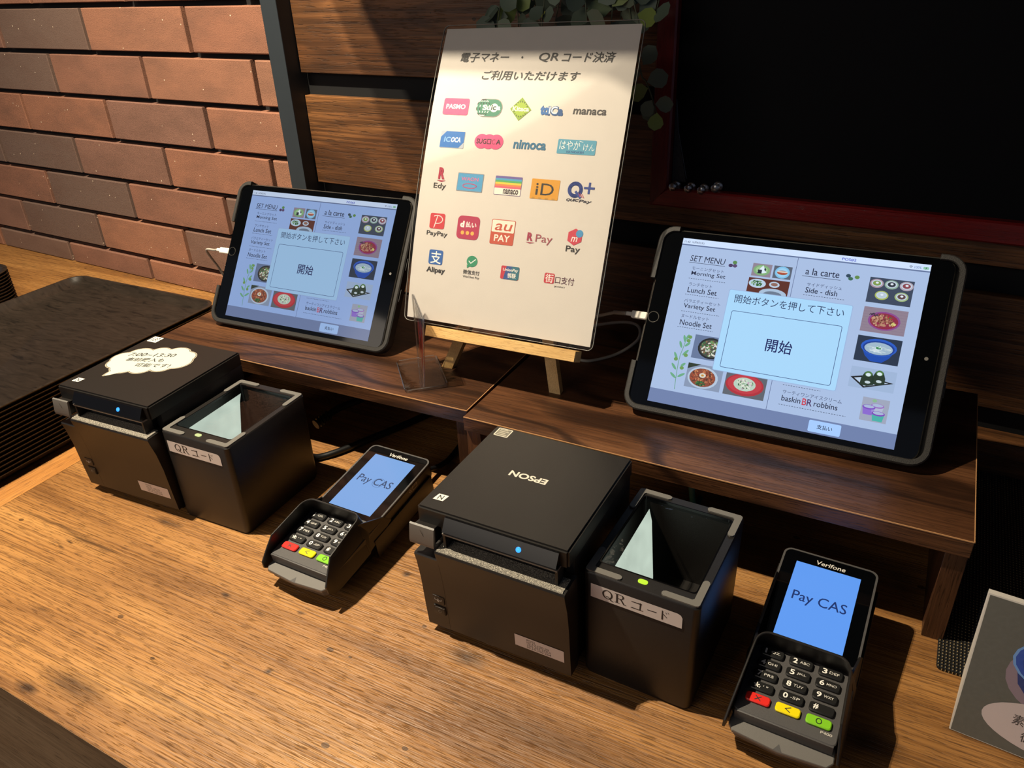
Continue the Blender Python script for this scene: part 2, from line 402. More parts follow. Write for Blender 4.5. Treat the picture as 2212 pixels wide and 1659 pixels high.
class Flat:
    def __init__(s, base=0.0, dz=5e-5, fmap=None): s.v = []; s.f = []; s.c = []; s.base = base; s.dz = dz; s.fmap = fmap
    def _p(s, x, y, l):
        w = s.base + l * s.dz
        return s.fmap(x, y, w) if s.fmap else (x, y, w)
    def poly(s, pts, col, l=1):
        a = sum(pts[i][0] * pts[(i + 1) % len(pts)][1] - pts[(i + 1) % len(pts)][0] * pts[i][1] for i in range(len(pts)))
        if a < 0: pts = pts[::-1]
        b = len(s.v); s.v += [s._p(x, y, l) for x, y in pts]; s.f.append(tuple(range(b, b + len(pts)))); s.c.append(lin(col))
    def rect(s, x0, y0, x1, y1, col, l=1): s.poly([(x0, y0), (x1, y0), (x1, y1), (x0, y1)], col, l)
    def rrect(s, x0, y0, x1, y1, r, col, l=1, n=4): s.poly(rrect((x0 + x1) / 2, (y0 + y1) / 2, abs(x1 - x0), abs(y1 - y0), r, n), col, l)
    def ell(s, cx, cy, rx, ry, col, l=1, rot=0, n=24):
        c, q = math.cos(rot), math.sin(rot)
        s.poly([(cx + rx * math.cos(a) * c - ry * math.sin(a) * q, cy + rx * math.cos(a) * q + ry * math.sin(a) * c) for a in [2 * PI * i / n for i in range(n)]], col, l)
    def line(s, pts, w, col, l=1, closed=False):
        n = len(pts)
        for i in range(n if closed else n - 1):
            (x0, y0), (x1, y1) = pts[i], pts[(i + 1) % n]; d = math.hypot(x1 - x0, y1 - y0)
            if d < 1e-9: continue
            nx, ny = -(y1 - y0) / d * w / 2, (x1 - x0) / d * w / 2; ex, ey = (x1 - x0) / d * w * .3, (y1 - y0) / d * w * .3
            s.poly([(x0 - ex + nx, y0 - ey + ny), (x0 - ex - nx, y0 - ey - ny), (x1 + ex - nx, y1 + ey - ny), (x1 + ex + nx, y1 + ey + ny)], col, l)
    def ring(s, cx, cy, rx, ry, w, col, l=1, a0=0, a1=360, n=28):
        s.line([(cx + rx * math.cos(math.radians(a0 + (a1 - a0) * i / n)), cy + ry * math.sin(math.radians(a0 + (a1 - a0) * i / n))) for i in range(n + 1)], w, col, l)
    def dash(s, x0, x1, y, col, w=0.0004, step=0.0022, l=1):
        x = x0
        while x < x1: s.rect(x, y - w / 2, min(x + step * .6, x1), y + w / 2, col, l); x += step
    def text(s, body, x0, y0, x1, y1, col, bold=0.0, shear=0.0, l=2, M=None):
        vs, fs, (a, b, c, d) = text_geo(body, bold); B = len(s.v)
        for x, y in vs:
            u = (x - a) / (c - a); w = (y - b) / (d - b) if d > b else 0
            X = x0 + u * (x1 - x0) + shear * (w * (y1 - y0)); Y = y0 + w * (y1 - y0)
            if M: X, Y = M(X, Y)
            s.v.append(s._p(X, Y, l))
        for f in fs: s.f.append(tuple(B + i for i in f)); s.c.append(lin(col))
    def build(s, name, mat, parent, xf=None):
        v = [xf @ Vector(p) for p in s.v] if xf else s.v
        me = bpy.data.meshes.new(name); me.from_pydata([tuple(p) for p in v], [], s.f); me.update(); me.materials.append(mat)
        at = me.color_attributes.new('ink', 'FLOAT_COLOR', 'CORNER'); data = []
        for p, c in zip(me.polygons, s.c): data += list(c) * p.loop_total
        at.data.foreach_set('color', data)
        o = bpy.data.objects.new(name, me); C.objects.link(o); o.parent = parent; return o

XZ = Matrix(((1, 0, 0, 0), (0, 0, -1, 0), (0, 1, 0, 0), (0, 0, 0, 1)))   # (x,y,w) -> (x, -w, y): a print on a front face

# ================================================================== SETTING
WA = math.radians(-3.077)
wall = empty('wall_back', loc=(-1.2592, 0.6057, 0), rot=(0, 0, WA), kind='structure')
box('backing', (-0.9, 2.6), (0.032, 0.06), (-0.9, 1.7), M['backing'], wall)
box('grout', (-0.9, 0.92), (0.0145, 0.0315), (0.0, 1.7), M['grout'], wall)
BW, BP, BH = 0.2338, 0.2425, 0.0610
bm = bmesh.new(); bmesh.ops.create_cube(bm, size=1)
for v in bm.verts: v.co = Vector((v.co.x * BW, v.co.y * 0.020 + 0.010, v.co.z * BH))
bmesh.ops.bevel(bm, geom=[e for e in bm.edges if all(v.co.y < 0.005 for v in e.verts)], offset=0.0011, segments=1, affect='EDGES')
brick_full = from_bm('brick', bm, M['brick'], wall)
GREY = {(6, -1): .9, (6, -2): .5, (5, -2): .9, (4, 0): .45, (3, -2): .9, (3, -1): .45, (2, -1): .95, (2, 1): .9, (2, -2): .3, (1, -2): .95, (1, 0): .7, (1, -3): .6, (0, -2): .8, (0, -1): .4, (7, 0): .2}
first = True
for r in range(0, 22):
    zc = 0.043 + 0.0687 * (r - 1) + 0.0345
    off = 0.0 if r % 2 == 0 else BP / 2
    # joints of the even rows at u = 0.5045 + k*BP
    for k in range(-6, 3):
        uc = 0.5053 + BP / 2 + k * BP + (BP / 2 if (r % 2 == 1) else 0)
        u0, u1 = uc - BW / 2, min(uc + BW / 2, 0.9075); z0, z1 = zc - BH / 2, zc + BH / 2
        if u1 - u0 < 0.01: continue
        if r == 0: z0 = 0.0005; z1 = 0.0385
        full = abs(u1 - u0 - BW) < 1e-6 and r > 0
        if full:
            if first: o = brick_full; first = False
            else: o = mk('brick', None, None, None, wall, mesh=brick_full.data)
            o.location = (uc, random.uniform(-.0004, .0004), zc)
        else:
            c = Vector(((u0 + u1) / 2, 0, (z0 + z1) / 2)); w, h = (u1 - u0) / 2, (z1 - z0) / 2
            b = 0.0016
            o = prism('brick', [[(-w, .02, -h), (w, .02, -h), (w, .02, h), (-w, .02, h)], [(-w, b, -h), (w, b, -h), (w, b, h), (-w, b, h)], [(-w + b, 0, -h + b), (w - b, 0, -h + b), (w - b, 0, h - b), (-w + b, 0, h - b)]], M['brick'], wall, None)
            o.location = c
        o.color = (GREY.get((r, k), random.choice((0, .1, .2, .5, .9)) if (r > 7 or k < -2) else random.choice((0, .1, .2))), 0, 0, 1)
for k in range(8):
    z0 = 0.0656 - 0.1503 + 0.1503 * k; z1 = z0 + (0.1208 if k != 0 else 0.1217)
    if k == 0: z0 = 0.0005
    box('wood_plank', (0.9395, 2.6), (0.020, 0.0315), (z0, z1), M['plank'], wall, 0.0008, 1)
tp = box('trim_1', (0.9088, 0.9384), (-0.004, 0.0315), (0.0, 1.7), M['post'], None, 0.0006, 1)
tp.location = wall.location; tp.rotation_euler = wall.rotation_euler; tag(tp, kind='structure')
tl = box('trim_2', (0.9395, 2.6), (0.0015, 0.0195), (0.0005, 0.038), M['plank'], None, 0.0006, 1)
tl.location = wall.location; tl.rotation_euler = wall.rotation_euler; tag(tl, kind='structure')
f = mk('floor', [(-4, -4, -.9), (4, -4, -.9), (4, 1, -.9), (-4, 1, -.9)], [(0, 1, 2, 3)], M['floor']); tag(f, kind='structure')
f = box('ceiling', (-4, 4), (-1.4, 1.0), (1.75, 1.80), M['ceiling']); tag(f, kind='structure')
# unseen overhead board, added and outlined to shade the wall's right part
f = slab('unseen_shade_board', [(-0.266, 0.148), (-0.120, 0.148), (-0.080, 0.128), (2.2, 0.128), (2.2, 0.56), (-0.437, 0.56)], 0.95, 0.972, M['backing']); tag(f, kind='structure')

# ---- counter
ct = empty('service_counter', 'long honey-brown wood grain counter with a seam near its left end', 'counter')
def cpoly(name, x0, x1, mat, g0=0.0, g1=0.0, back=None):
    fy = lambda x: -0.1246 - 0.0235 * (x + 0.105)
    by = lambda x: 0.6057 - 0.05375 * (x + 1.2592) - 0.0
    xs = lambda x, y: x
    t = [(x0 + g0, fy(x0)), (x1 - g1, fy(x1)), (x1 - g1, by(x1) + (.0315 if x1 > -.32 else .008)), (x0 + g0, by(x0) + .008)]
    return slab(name, t, -0.030, 0.0, mat, ct)
cpoly('worktop', -2.2, -0.3715, M['counter']); 
cpoly('edge_strip', -0.3712, -0.3389, M['counter_y'])
cpoly('worktop', -0.3384, 1.25, M['counter'])
fp = prism('front_panel', [[(-2.2, -0.0735, -.9), (1.25, -0.1545, -.9), (1.25, -0.13, -.9), (-2.2, -0.05, -.9)], [(-2.2, -0.0735, -.0305), (1.25, -0.1545, -.0305), (1.25, -0.13, -.0305), (-2.2, -0.05, -.0305)]], M['counter_front'], ct, None)
# dark edge band of the counter front
prism('edge_band', [[(-2.2, -0.0756, -.030), (1.25, -0.1566, -.030), (1.25, -0.1565, -.030), (-2.2, -0.0755, -.030)], [(-2.2, -0.0756, -.0006), (1.25, -0.1566, -.0006), (1.25, -0.1564, -.0006), (-2.2, -0.0754, -.0006)]], M['counter_front'], ct, None)

# ---- risers
def riser(x, y, ang, w, depth, label):
    t = empty('monitor_riser', label, 'shelf', (x, y, 0), (0, 0, ang))
    box('top_board', (0, w), (0, depth), (0.0890, 0.1045), M['walnut'], t, 0.0005, 1)
    for x0 in (0.0004, w - 0.0160): box('side_panel', (x0, x0 + 0.0155), (0.004, depth - 0.002), (0.0, 0.0888), M['walnut_z'], t, 0.0004, 1)
    box('highlight_strip', (0.0005, w - 0.0005), (-0.0003, 0.0004), (0.1038, 0.1047), M['edge'], t)
    box('highlight_strip', (w - 0.0004, w + 0.0003), (0.0, depth), (0.1038, 0.1047), M['edge'], t)
    box('back_panel', (0.017, w - 0.017), (depth - 0.018, depth - 0.004), (0.0, 0.0888), M['walnut'], t)
    return t
riser(-0.3212, 0.2433, 0.01403, 0.4365, 0.235, 'dark walnut riser shelf under the left tablet and the clear acrylic stand')
riser(0.1177, 0.2381, -0.00734, 0.4373, 0.243, 'dark walnut riser shelf under the right tablet, ending beside the woven mat')

# ---- tray stacks
def tray_rings(w, d, r, h):
    rings = []
    for (ins, z) in ((0.012, 0.0), (0.0045, h * .6), (0.0005, h), (0.0, h + .0012), (0.0035, h + .0014), (0.008, h * .75), (0.0155, 0.0022)):
        rings.append([(x, y, z) for x, y in rrect(w / 2, d / 2, w - 2 * ins, d - 2 * ins, max(r - ins * .5, .004), 6)])
    return rings
def tray_stack(x, y, ang, w, d, r, h, n, pitch, top_label, rest_label, group):
    # x,y = front-left corner
    src = prism('serving_tray', tray_rings(w, d, r, h), M['tray'], None, 40)
    for k in range(n):
        o = src if k == 0 else src.copy()
        if k: C.objects.link(o)
        o.location = (x, y, 0.0003 + k * pitch); o.rotation_euler = (0, 0, ang)
        tag(o, top_label if k == n - 1 else rest_label, 'tray', group)
tray_stack(-0.6735, -0.030, 0.0, 0.3010, 0.4235, 0.022, 0.0115, 15, 0.0053,
           'big black tray with wet-looking streaks lying on top of the front stack', 'big black tray somewhere beneath the top one in the tall front stack', 'big black trays stacked left of the printers')
tray_stack(-1.185, 0.075, 0.0, 0.345, 0.325, 0.045, 0.0095, 13, 0.0052,
           'round-cornered black tray on top of the far-left back stack', 'black tray beneath the top one in the far-left back stack', 'black trays stacked at the far left')

# ================================================================== THINGS
# ---- printers
def printer(x, y, ang, kind, label):
    t = empty('receipt_printer', label, 'printer', (x, y, 0), (0, 0, ang))
    D = 0.1264
    box('body', (0.0015, 0.1262), (0.012, D), (0.004, 0.1150), M['black'], t, 0.002)
    box('foot_plate', (0.008, 0.120), (0.010, D - 0.006), (0.0, 0.0048), M['black_dark'], t)
    bm = bmesh.new(); bmesh.ops.create_cube(bm, size=1)
    for v in bm.verts: v.co = Vector((0.0 + (v.co.x + .5) * .1272, -0.0008 + (v.co.y + .5) * (D + .0008), 0.1155 + (v.co.z + .5) * .0145))
    bmesh.ops.bevel(bm, geom=[e for e in bm.edges if any(v.co.z > .12 for v in e.verts)], offset=0.0016, segments=2, affect='EDGES')
    from_bm('lid', bm, M['black'], t, 40)
    # front cover with its bulging upper edge
    prof = [(-0.0012, 0.0085), (-0.0030, 0.030), (-0.0050, 0.060), (-0.0078, 0.080), (-0.0112, 0.0935), (-0.0122, 0.0985), (-0.0116, 0.1002), (0.004, 0.1010), (0.0105, 0.100), (0.0115, 0.060), (0.0115, 0.0085)]
    extrude_x('front_cover', prof, 0.0205, 0.1290, M['black'], t)
    prof2 = [(-0.0012, 0.0085), (-0.0030, 0.030), (-0.0050, 0.060), (-0.0078, 0.080), (-0.0098, 0.0890), (-0.0090, 0.0905), (0.0105, 0.0905), (0.0115, 0.060), (0.0115, 0.0085)]
    extrude_x('front_cover_corner', prof2, -0.0008, 0.0203, M['black'], t)
    extrude_x('paper_ledge', [(-0.0112, 0.1003), (0.0035, 0.1011), (0.0035, 0.1018), (-0.0106, 0.1010)], 0.0215, 0.1270, M['speckle'], t)
    # slot recess and light bar
    box('slot', (0.026, 0.1175), (0.004, 0.0118), (0.1012, 0.1152), M['black_dark'], t)
    extrude_x('light_bar', [(-0.0060, 0.1160), (-0.0078, 0.1178), (-0.0022, 0.1278), (-0.0009, 0.1278), (-0.0009, 0.1160)], 0.0262, 0.1205, M['black_gloss'], t)
    extrude_x('light_bar_lip', [(-0.0068, 0.1142), (-0.0072, 0.1159), (-0.0009, 0.1159), (0.003, 0.1142)], 0.0256, 0.1211, M['grey'], t)
    for xx in (0.0256, 0.1190): box('slot_side', (xx, xx + 0.0021), (-0.0060, 0.004), (0.1012, 0.1141), M['black'], t)
    # cover lever
    extrude_x('cover_lever', [(-0.0070, 0.1180), (-0.0084, 0.1172), (-0.0106, 0.1030), (-0.0100, 0.1004), (-0.0085, 0.1004), (-0.0066, 0.1160)], -0.0030, 0.0192, M['grey'], t)
    extrude_x('lever_arm', [(-0.0068, 0.1165), (-0.0084, 0.1020), (0.004, 0.1020), (0.004, 0.1150)], 0.0000, 0.0175, M['black'], t)
    fl = Flat(0.0); fl.line([(0.0075, 0.1145), (0.0100, 0.1095)], 0.0005, '1a1a1a', 1)
    fl.build('lever_mark', M['print'], t, XZ @ Matrix.Translation((0, 0, 0.0096)))
    # buttons
    box('feed_button', (0.0078, 0.0190), (-0.0045, 0.0), (0.0375, 0.0455), M['black'], t, 0.0006)
    box('power_well', (0.0078, 0.0190), (-0.0040, 0.0), (0.0255, 0.0342), M['black_dark'], t, 0.0004)
    box('power_button', (0.0096, 0.0184), (-0.00445, -0.0035), (0.0262, 0.0330), M['black'], t, 0.0003)
    fl = Flat(0.0)
    cx, cy = 0.0134, 0.0415
    fl.line([(cx - .0030, cy + .0014), (cx - .0030, cy), (cx - .0012, cy)], .0005, 'b8b2a8'); fl.line([(cx + .0030, cy + .0014), (cx + .0030, cy), (cx + .0012, cy)], .0005, 'b8b2a8')
    fl.poly([(cx - .0014, cy - .0004), (cx + .0014, cy - .0004), (cx, cy - .0020)], 'b8b2a8'); fl.rect(cx - .0004, cy - .001, cx + .0004, cy + .0016, 'b8b2a8')
    fl.ring(0.0140, 0.0295, .0013, .0013, .0003, '8a847a', 1, 120, 420); fl.line([(0.0140, 0.0300), (0.0140, 0.0312)], .0003, '8a847a')
    fl.build('button_symbols', M['print'], t, XZ @ Matrix.Translation((0, 0, 0.00475)))
    # network label, follows the slope of the cover
    fl = Flat(0.0); ink = '6e6862' if kind == 'left' else '403c3a'
    fl.rect(0.0820, 0.0222, 0.1240, 0.0348, 'dcd2cc', 1)
    nm = 'POS3' if kind == 'left' else 'POS2'
    for i, s_ in enumerate((nm, '10.10.150.22', '255.255.255.0', '10.10.150.254')):
        w_ = (0.0072, 0.0190, 0.0205, 0.0205)[i]
        fl.text(s_, 0.0925, 0.0312 - i * .0026, 0.0925 + w_, 0.0333 - i * .0026, ink, 0.008)
    sl = Matrix.Translation((0, -0.0024 - .0003, 0.0222)) @ Matrix.Rotation(math.atan2(0.0020, 0.03), 4, 'X') @ Matrix.Translation((0, 0, -0.0222))
    fl.build('network_label', M['print'], t, sl @ XZ)
    # led
    lathe('status_light', [(0.0001, -0.0004), (0.0021, -0.0004), (0.0021, 0.0002), (0.0015, 0.0006), (0.0001, 0.0007)], M['led_blue'], t, 16,
          Matrix.Translation((0.0900, -0.0053, 0.1224)) @ Matrix.Rotation(math.radians(61), 4, 'X'))
    # lid prints
    fl = Flat(0.13005)
    # corner sticker
    fl.rrect(0.0045, 0.1112, 0.0182, 0.1238, 0.0010, 'c9c3b2' if kind != 'left' else 'ece6d6', 1)
    if kind == 'left':
        fl.rrect(0.0056, 0.1122, 0.0172, 0.1228, 0.0006, 'f2ecdc', 2)
        for i in range(9): fl.rect(0.0068 + (i % 3) * .0034, 0.1136 + (i // 3) * .0030, 0.0068 + (i % 3) * .0034 + random.uniform(.001, .0028), 0.1136 + (i // 3) * .0030 + .0020, '2a2622', 3)
    else:
        fl.rrect(0.0056, 0.1122, 0.0172, 0.1228, 0.0006, '6e6a5e', 2)
        for i in range(4): fl.rect(0.0068, 0.1134 + i * .0025, 0.0160 - (i % 2) * .002, 0.1134 + i * .0025 + .0012, 'aaa491', 3)
    # N mark
    nx, ny = 0.0121, 0.0152
    fl.poly([(nx + a * .0044 + b * .0006, ny + b * .0038 + a * 0.0002) for a, b in ((-1, -1), (1, -1), (1, 1), (-1, 1))], 'e8e2d4', 2)
    fl.line([(nx - .0018, ny - .0026), (nx - .0018, ny + .0022), (nx + .0018, ny - .0022), (nx + .0018, ny + .0026)], .0008, '1d1a18', 3)
    if kind == 'right':
        cxm, cym = 0.0615, 0.0668
        fl.text('EPSON', cxm - .0165, cym - .0036, cxm + .0165, cym + .0036, 'cfc8ba', 0.03, 0, 2, lambda X, Y: (2 * cxm - X, 2 * cym - Y))
    else:
        th = math.radians(24); cx, cy = 0.0485, 0.0765
        def blob(g, col, l):
            cs = []
            for k in range(10):
                a = 2 * PI * (k + .4) / 10; rr = 0.0118 + 0.0016 * math.sin(k * 2.3)
                ex, ey = .0345 * math.cos(a), .0175 * math.sin(a)
                cs.append((cx + ex * math.cos(th) - ey * math.sin(th), cy + ex * math.sin(th) + ey * math.cos(th), rr + g))
            tip = Vector((0.0312 - cx - g * 1.0, 0.0327 - cy - g * 1.2)); ta_ = math.atan2(tip.y, tip.x); out = []
            for k in range(180):
                a = 2 * PI * k / 180; dx, dy = math.cos(a), math.sin(a); best = 0.015
                for x, y, r in cs:
                    bx, by = x - cx, y - cy; b_ = bx * dx + by * dy; q = b_ * b_ - (bx * bx + by * by - r * r)
                    if q > 0: best = max(best, b_ + math.sqrt(q))
                da = abs((a - ta_ + PI) % (2 * PI) - PI)
                if da < .13: best = max(best, best + (tip.length - best) * (1 - da / .13) ** .8)
                out.append((cx + dx * best, cy + dy * best))
            fl.poly(out, col, l)
        blob(.0030, '5b4e40', 1); blob(.0025, 'b8b09a', 2); blob(.0018, '2a2420', 3); blob(.0012, 'dcd4bc', 4); blob(-.0012, 'c2c6bc', 5)
        ta = math.radians(17)
        def rt(ox, oy): return lambda X, Y: (ox + X * math.cos(ta) - Y * math.sin(ta), oy + X * math.sin(ta) + Y * math.cos(ta))
        fl.text('7:00~13:30', 0, 0, .054, .0078, '10141c', 0.012, .25, 6, rt(0.0150, 0.0745))
        fl.text('事前購入も', 0, 0, .044, .0086, '10141c', 0.012, .1, 6, rt(0.0225, 0.0640))
        fl.text('可能です!', 0, 0, .040, .0086, '10141c', 0.012, .1, 6, rt(0.0425, 0.0575))
    fl.build('lid_markings', M['print'], t)
    return t
M['led_blue'] = emit('blue_led', '2a7cff', 3.0)
printer(-0.2736, 0.0901, 0.0439, 'left', 'black receipt printer with the cloud-shaped handwritten sticker on its lid')
printer(0.1749, 0.0756, -0.0098, 'right', 'black receipt printer with upside-down maker lettering on a bare lid')

# ---- code scanners
def serif_label(fl, x0, y0, w, h, col, l):
    # "QRコード" drawn as brush-cut outlines in a 6 x 1 box
    S = lambda p: [(x0 + x * w, y0 + y * h) for x, y in p]
    def ring(cx, cy, rx, ry, t1, t2):
        n = 28
        for i in range(n):
            a0, a1 = 2 * PI * i / n, 2 * PI * (i + 1) / n
            q = []
            for a in (a0, a1):
                t = t1 + (t2 - t1) * abs(math.cos(a)) ** 1.2; q.append(((cx + rx * math.cos(a), cy + ry * math.sin(a)), (cx + (rx - t * .16) * math.cos(a), cy + (ry - t) * math.sin(a))))
            fl.poly(S([q[0][0], q[0][1], q[1][1], q[1][0]]), col, l)
    ring(0.085, 0.56, 0.080, 0.44, 0.06, 0.17)
    fl.poly(S([(0.06, 0.30), (0.10, 0.34), (0.13, 0.06), (0.175, 0.0), (0.18, 0.04), (0.155, 0.12), (0.13, 0.22), (0.105, 0.40), (0.07, 0.38)]), col, l)
    fl.poly(S([(0.215, 0.10), (0.245, 0.10), (0.245, 1.0), (0.215, 1.0)]), col, l)
    fl.poly(S([(0.195, 0.10), (0.27, 0.10), (0.27, 0.15), (0.195, 0.15)]), col, l); fl.poly(S([(0.195, 0.95), (0.28, 0.95), (0.28, 1.0), (0.195, 1.0)]), col, l)
    pts = [(0.27, 1.0), (0.315, 0.97), (0.335, 0.86), (0.335, 0.72), (0.315, 0.60), (0.27, 0.54)]; inn = [(0.27, 0.94), (0.298, 0.92), (0.307, 0.84), (0.307, 0.72), (0.296, 0.62), (0.27, 0.60)]
    for i in range(5): fl.poly(S([pts[i], pts[i + 1], inn[i + 1], inn[i]]), col, l)
    fl.poly(S([(0.245, 0.54), (0.28, 0.54), (0.28, 0.60), (0.245, 0.60)]), col, l)
    fl.poly(S([(0.270, 0.56), (0.300, 0.56), (0.345, 0.16), (0.37, 0.14), (0.37, 0.09), (0.325, 0.10)]), col, l)
    fl.poly(S([(0.44, 0.80), (0.56, 0.83), (0.575, 0.88), (0.60, 0.80), (0.585, 0.72), (0.44, 0.74)]), col, l)
    fl.poly(S([(0.565, 0.78), (0.59, 0.78), (0.58, 0.16), (0.56, 0.14)]), col, l); fl.poly(S([(0.43, 0.13), (0.45, 0.22), (0.62, 0.20), (0.615, 0.14)]), col, l)
    fl.poly(S([(0.665, 0.54), (0.68, 0.46), (0.80, 0.47), (0.815, 0.54), (0.80, 0.56), (0.68, 0.52)]), col, l)
    fl.poly(S([(0.880, 0.95), (0.898, 0.93), (0.905, 0.10), (0.888, 0.02), (0.878, 0.10)]), col, l)
    fl.poly(S([(0.90, 0.66), (0.955, 0.40), (0.962, 0.34), (0.95, 0.34), (0.90, 0.58)]), col, l)
    fl.poly(S([(0.935, 0.86), (0.955, 0.74), (0.948, 0.70), (0.93, 0.82)]), col, l); fl.poly(S([(0.965, 0.92), (0.985, 0.80), (0.978, 0.77), (0.96, 0.88)]), col, l)

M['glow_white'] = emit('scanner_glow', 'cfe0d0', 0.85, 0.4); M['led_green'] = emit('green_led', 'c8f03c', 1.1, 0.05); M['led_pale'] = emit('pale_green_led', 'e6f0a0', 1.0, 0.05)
def scanner(x, y, ang, label, led):
    t = empty('code_scanner', label, 'scanner', (x, y, 0), (0, 0, ang)); W, D, H = 0.0871, 0.1124, 0.1032
    def ring(ins, z, r=0.005, y0=0, k=0): return [(px, py, z) for px, py in rrect(W / 2, D / 2, W - 2 * ins, D - 2 * ins, r, 4)]
    win = [(0.0068, 0.0135), (0.0800, 0.0135), (0.0800, 0.1035), (0.0068, 0.1035)]
    wr = lambda z, g=0: [(px, py, z) for px, py in rrect(0.0434, 0.0585, 0.0732 - 2 * g, 0.0900 - 2 * g, 0.003, 4)]
    # shell: outside, top rim, inner well
    prism('housing', [ring(0.002, 0.0), ring(0.0008, 0.004), ring(0.0, H - 0.0015), ring(0.0010, H), wr(H), wr(H - 0.002), wr(0.030, .002)], M['black'], t, 35)
    prism('window_rim', [wr(H - .0021, -.0003), wr(H + .0002, -.0003), wr(H + .0002, .0007), wr(H - .0021, .0007), wr(H - .0021, -.0003)], M['black_gloss'], t, 35, cap=False)
    mk('window_glass', [(px, py, H - 0.0018) for px, py in rrect(0.0434, 0.0585, 0.0720, 0.0888, 0.003, 4)], [tuple(range(20))], M['pane'], t)
    # lit reflector on the left inner wall and the dark optics block
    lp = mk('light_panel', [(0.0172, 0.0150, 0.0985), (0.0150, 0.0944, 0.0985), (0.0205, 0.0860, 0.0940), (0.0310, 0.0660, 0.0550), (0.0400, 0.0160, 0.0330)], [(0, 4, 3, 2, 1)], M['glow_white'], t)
    # L-shaped grey corner pads
    for sx, sy in ((0, 0), (1, 0), (0, 1), (1, 1)):
        L, B, r = 0.0275, 0.0052, 0.0024
        pts = [(0, 0)] if 0 else []
        q = [(0.0, r), (r * .3, r * .3), (r, 0.0), (L - r, 0.0), (L - .0006, .0010), (L, B / 2), (L - .0006, B - .0010), (L - r, B), (B + .0012, B), (B, B + .0012), (B, L - r), (B - .0010, L - .0006), (B / 2, L), (.0010, L - .0006), (0.0, L - r)]
        P = [((0.0013 + a) if sx == 0 else (W - 0.0013 - a), (0.0013 + b) if sy == 0 else (D - 0.0013 - b)) for a, b in q]
        if sx != sy: P = P[::-1]
        prism('corner_pad', [[(a, b, H) for a, b in P], [(a, b, H + 0.0011) for a, b in P]], M['rubber'], t, None)
    slab('scan_light', rrect(0.0430, 0.0082, 0.0072, 0.0042, 0.0020, 5), H, H + 0.0005, led, t)
    fl = Flat(0.0)
    lab = [(0.0067, 0.0812), (0.0757, 0.0812), (0.0757, 0.0905), (0.0745, 0.0928), (0.0722, 0.0938), (0.0067, 0.0938)]
    fl.poly(lab, 'ddd4cf', 1); serif_label(fl, 0.0155, 0.0828, 0.0515, 0.0095, '1e1a18', 2)
    fl.build('paper_label', M['print'], t, XZ @ Matrix.Translation((0, 0, 0.0002)))
    return t
scanner(-0.1433, 0.0981, 0.0248, 'black box code scanner pressed against the printer with the cloud sticker', M['led_pale'])
scanner(0.3062, 0.0891, -0.0408, 'black box code scanner between the lettered printer and the front-right card terminal', M['led_green'])

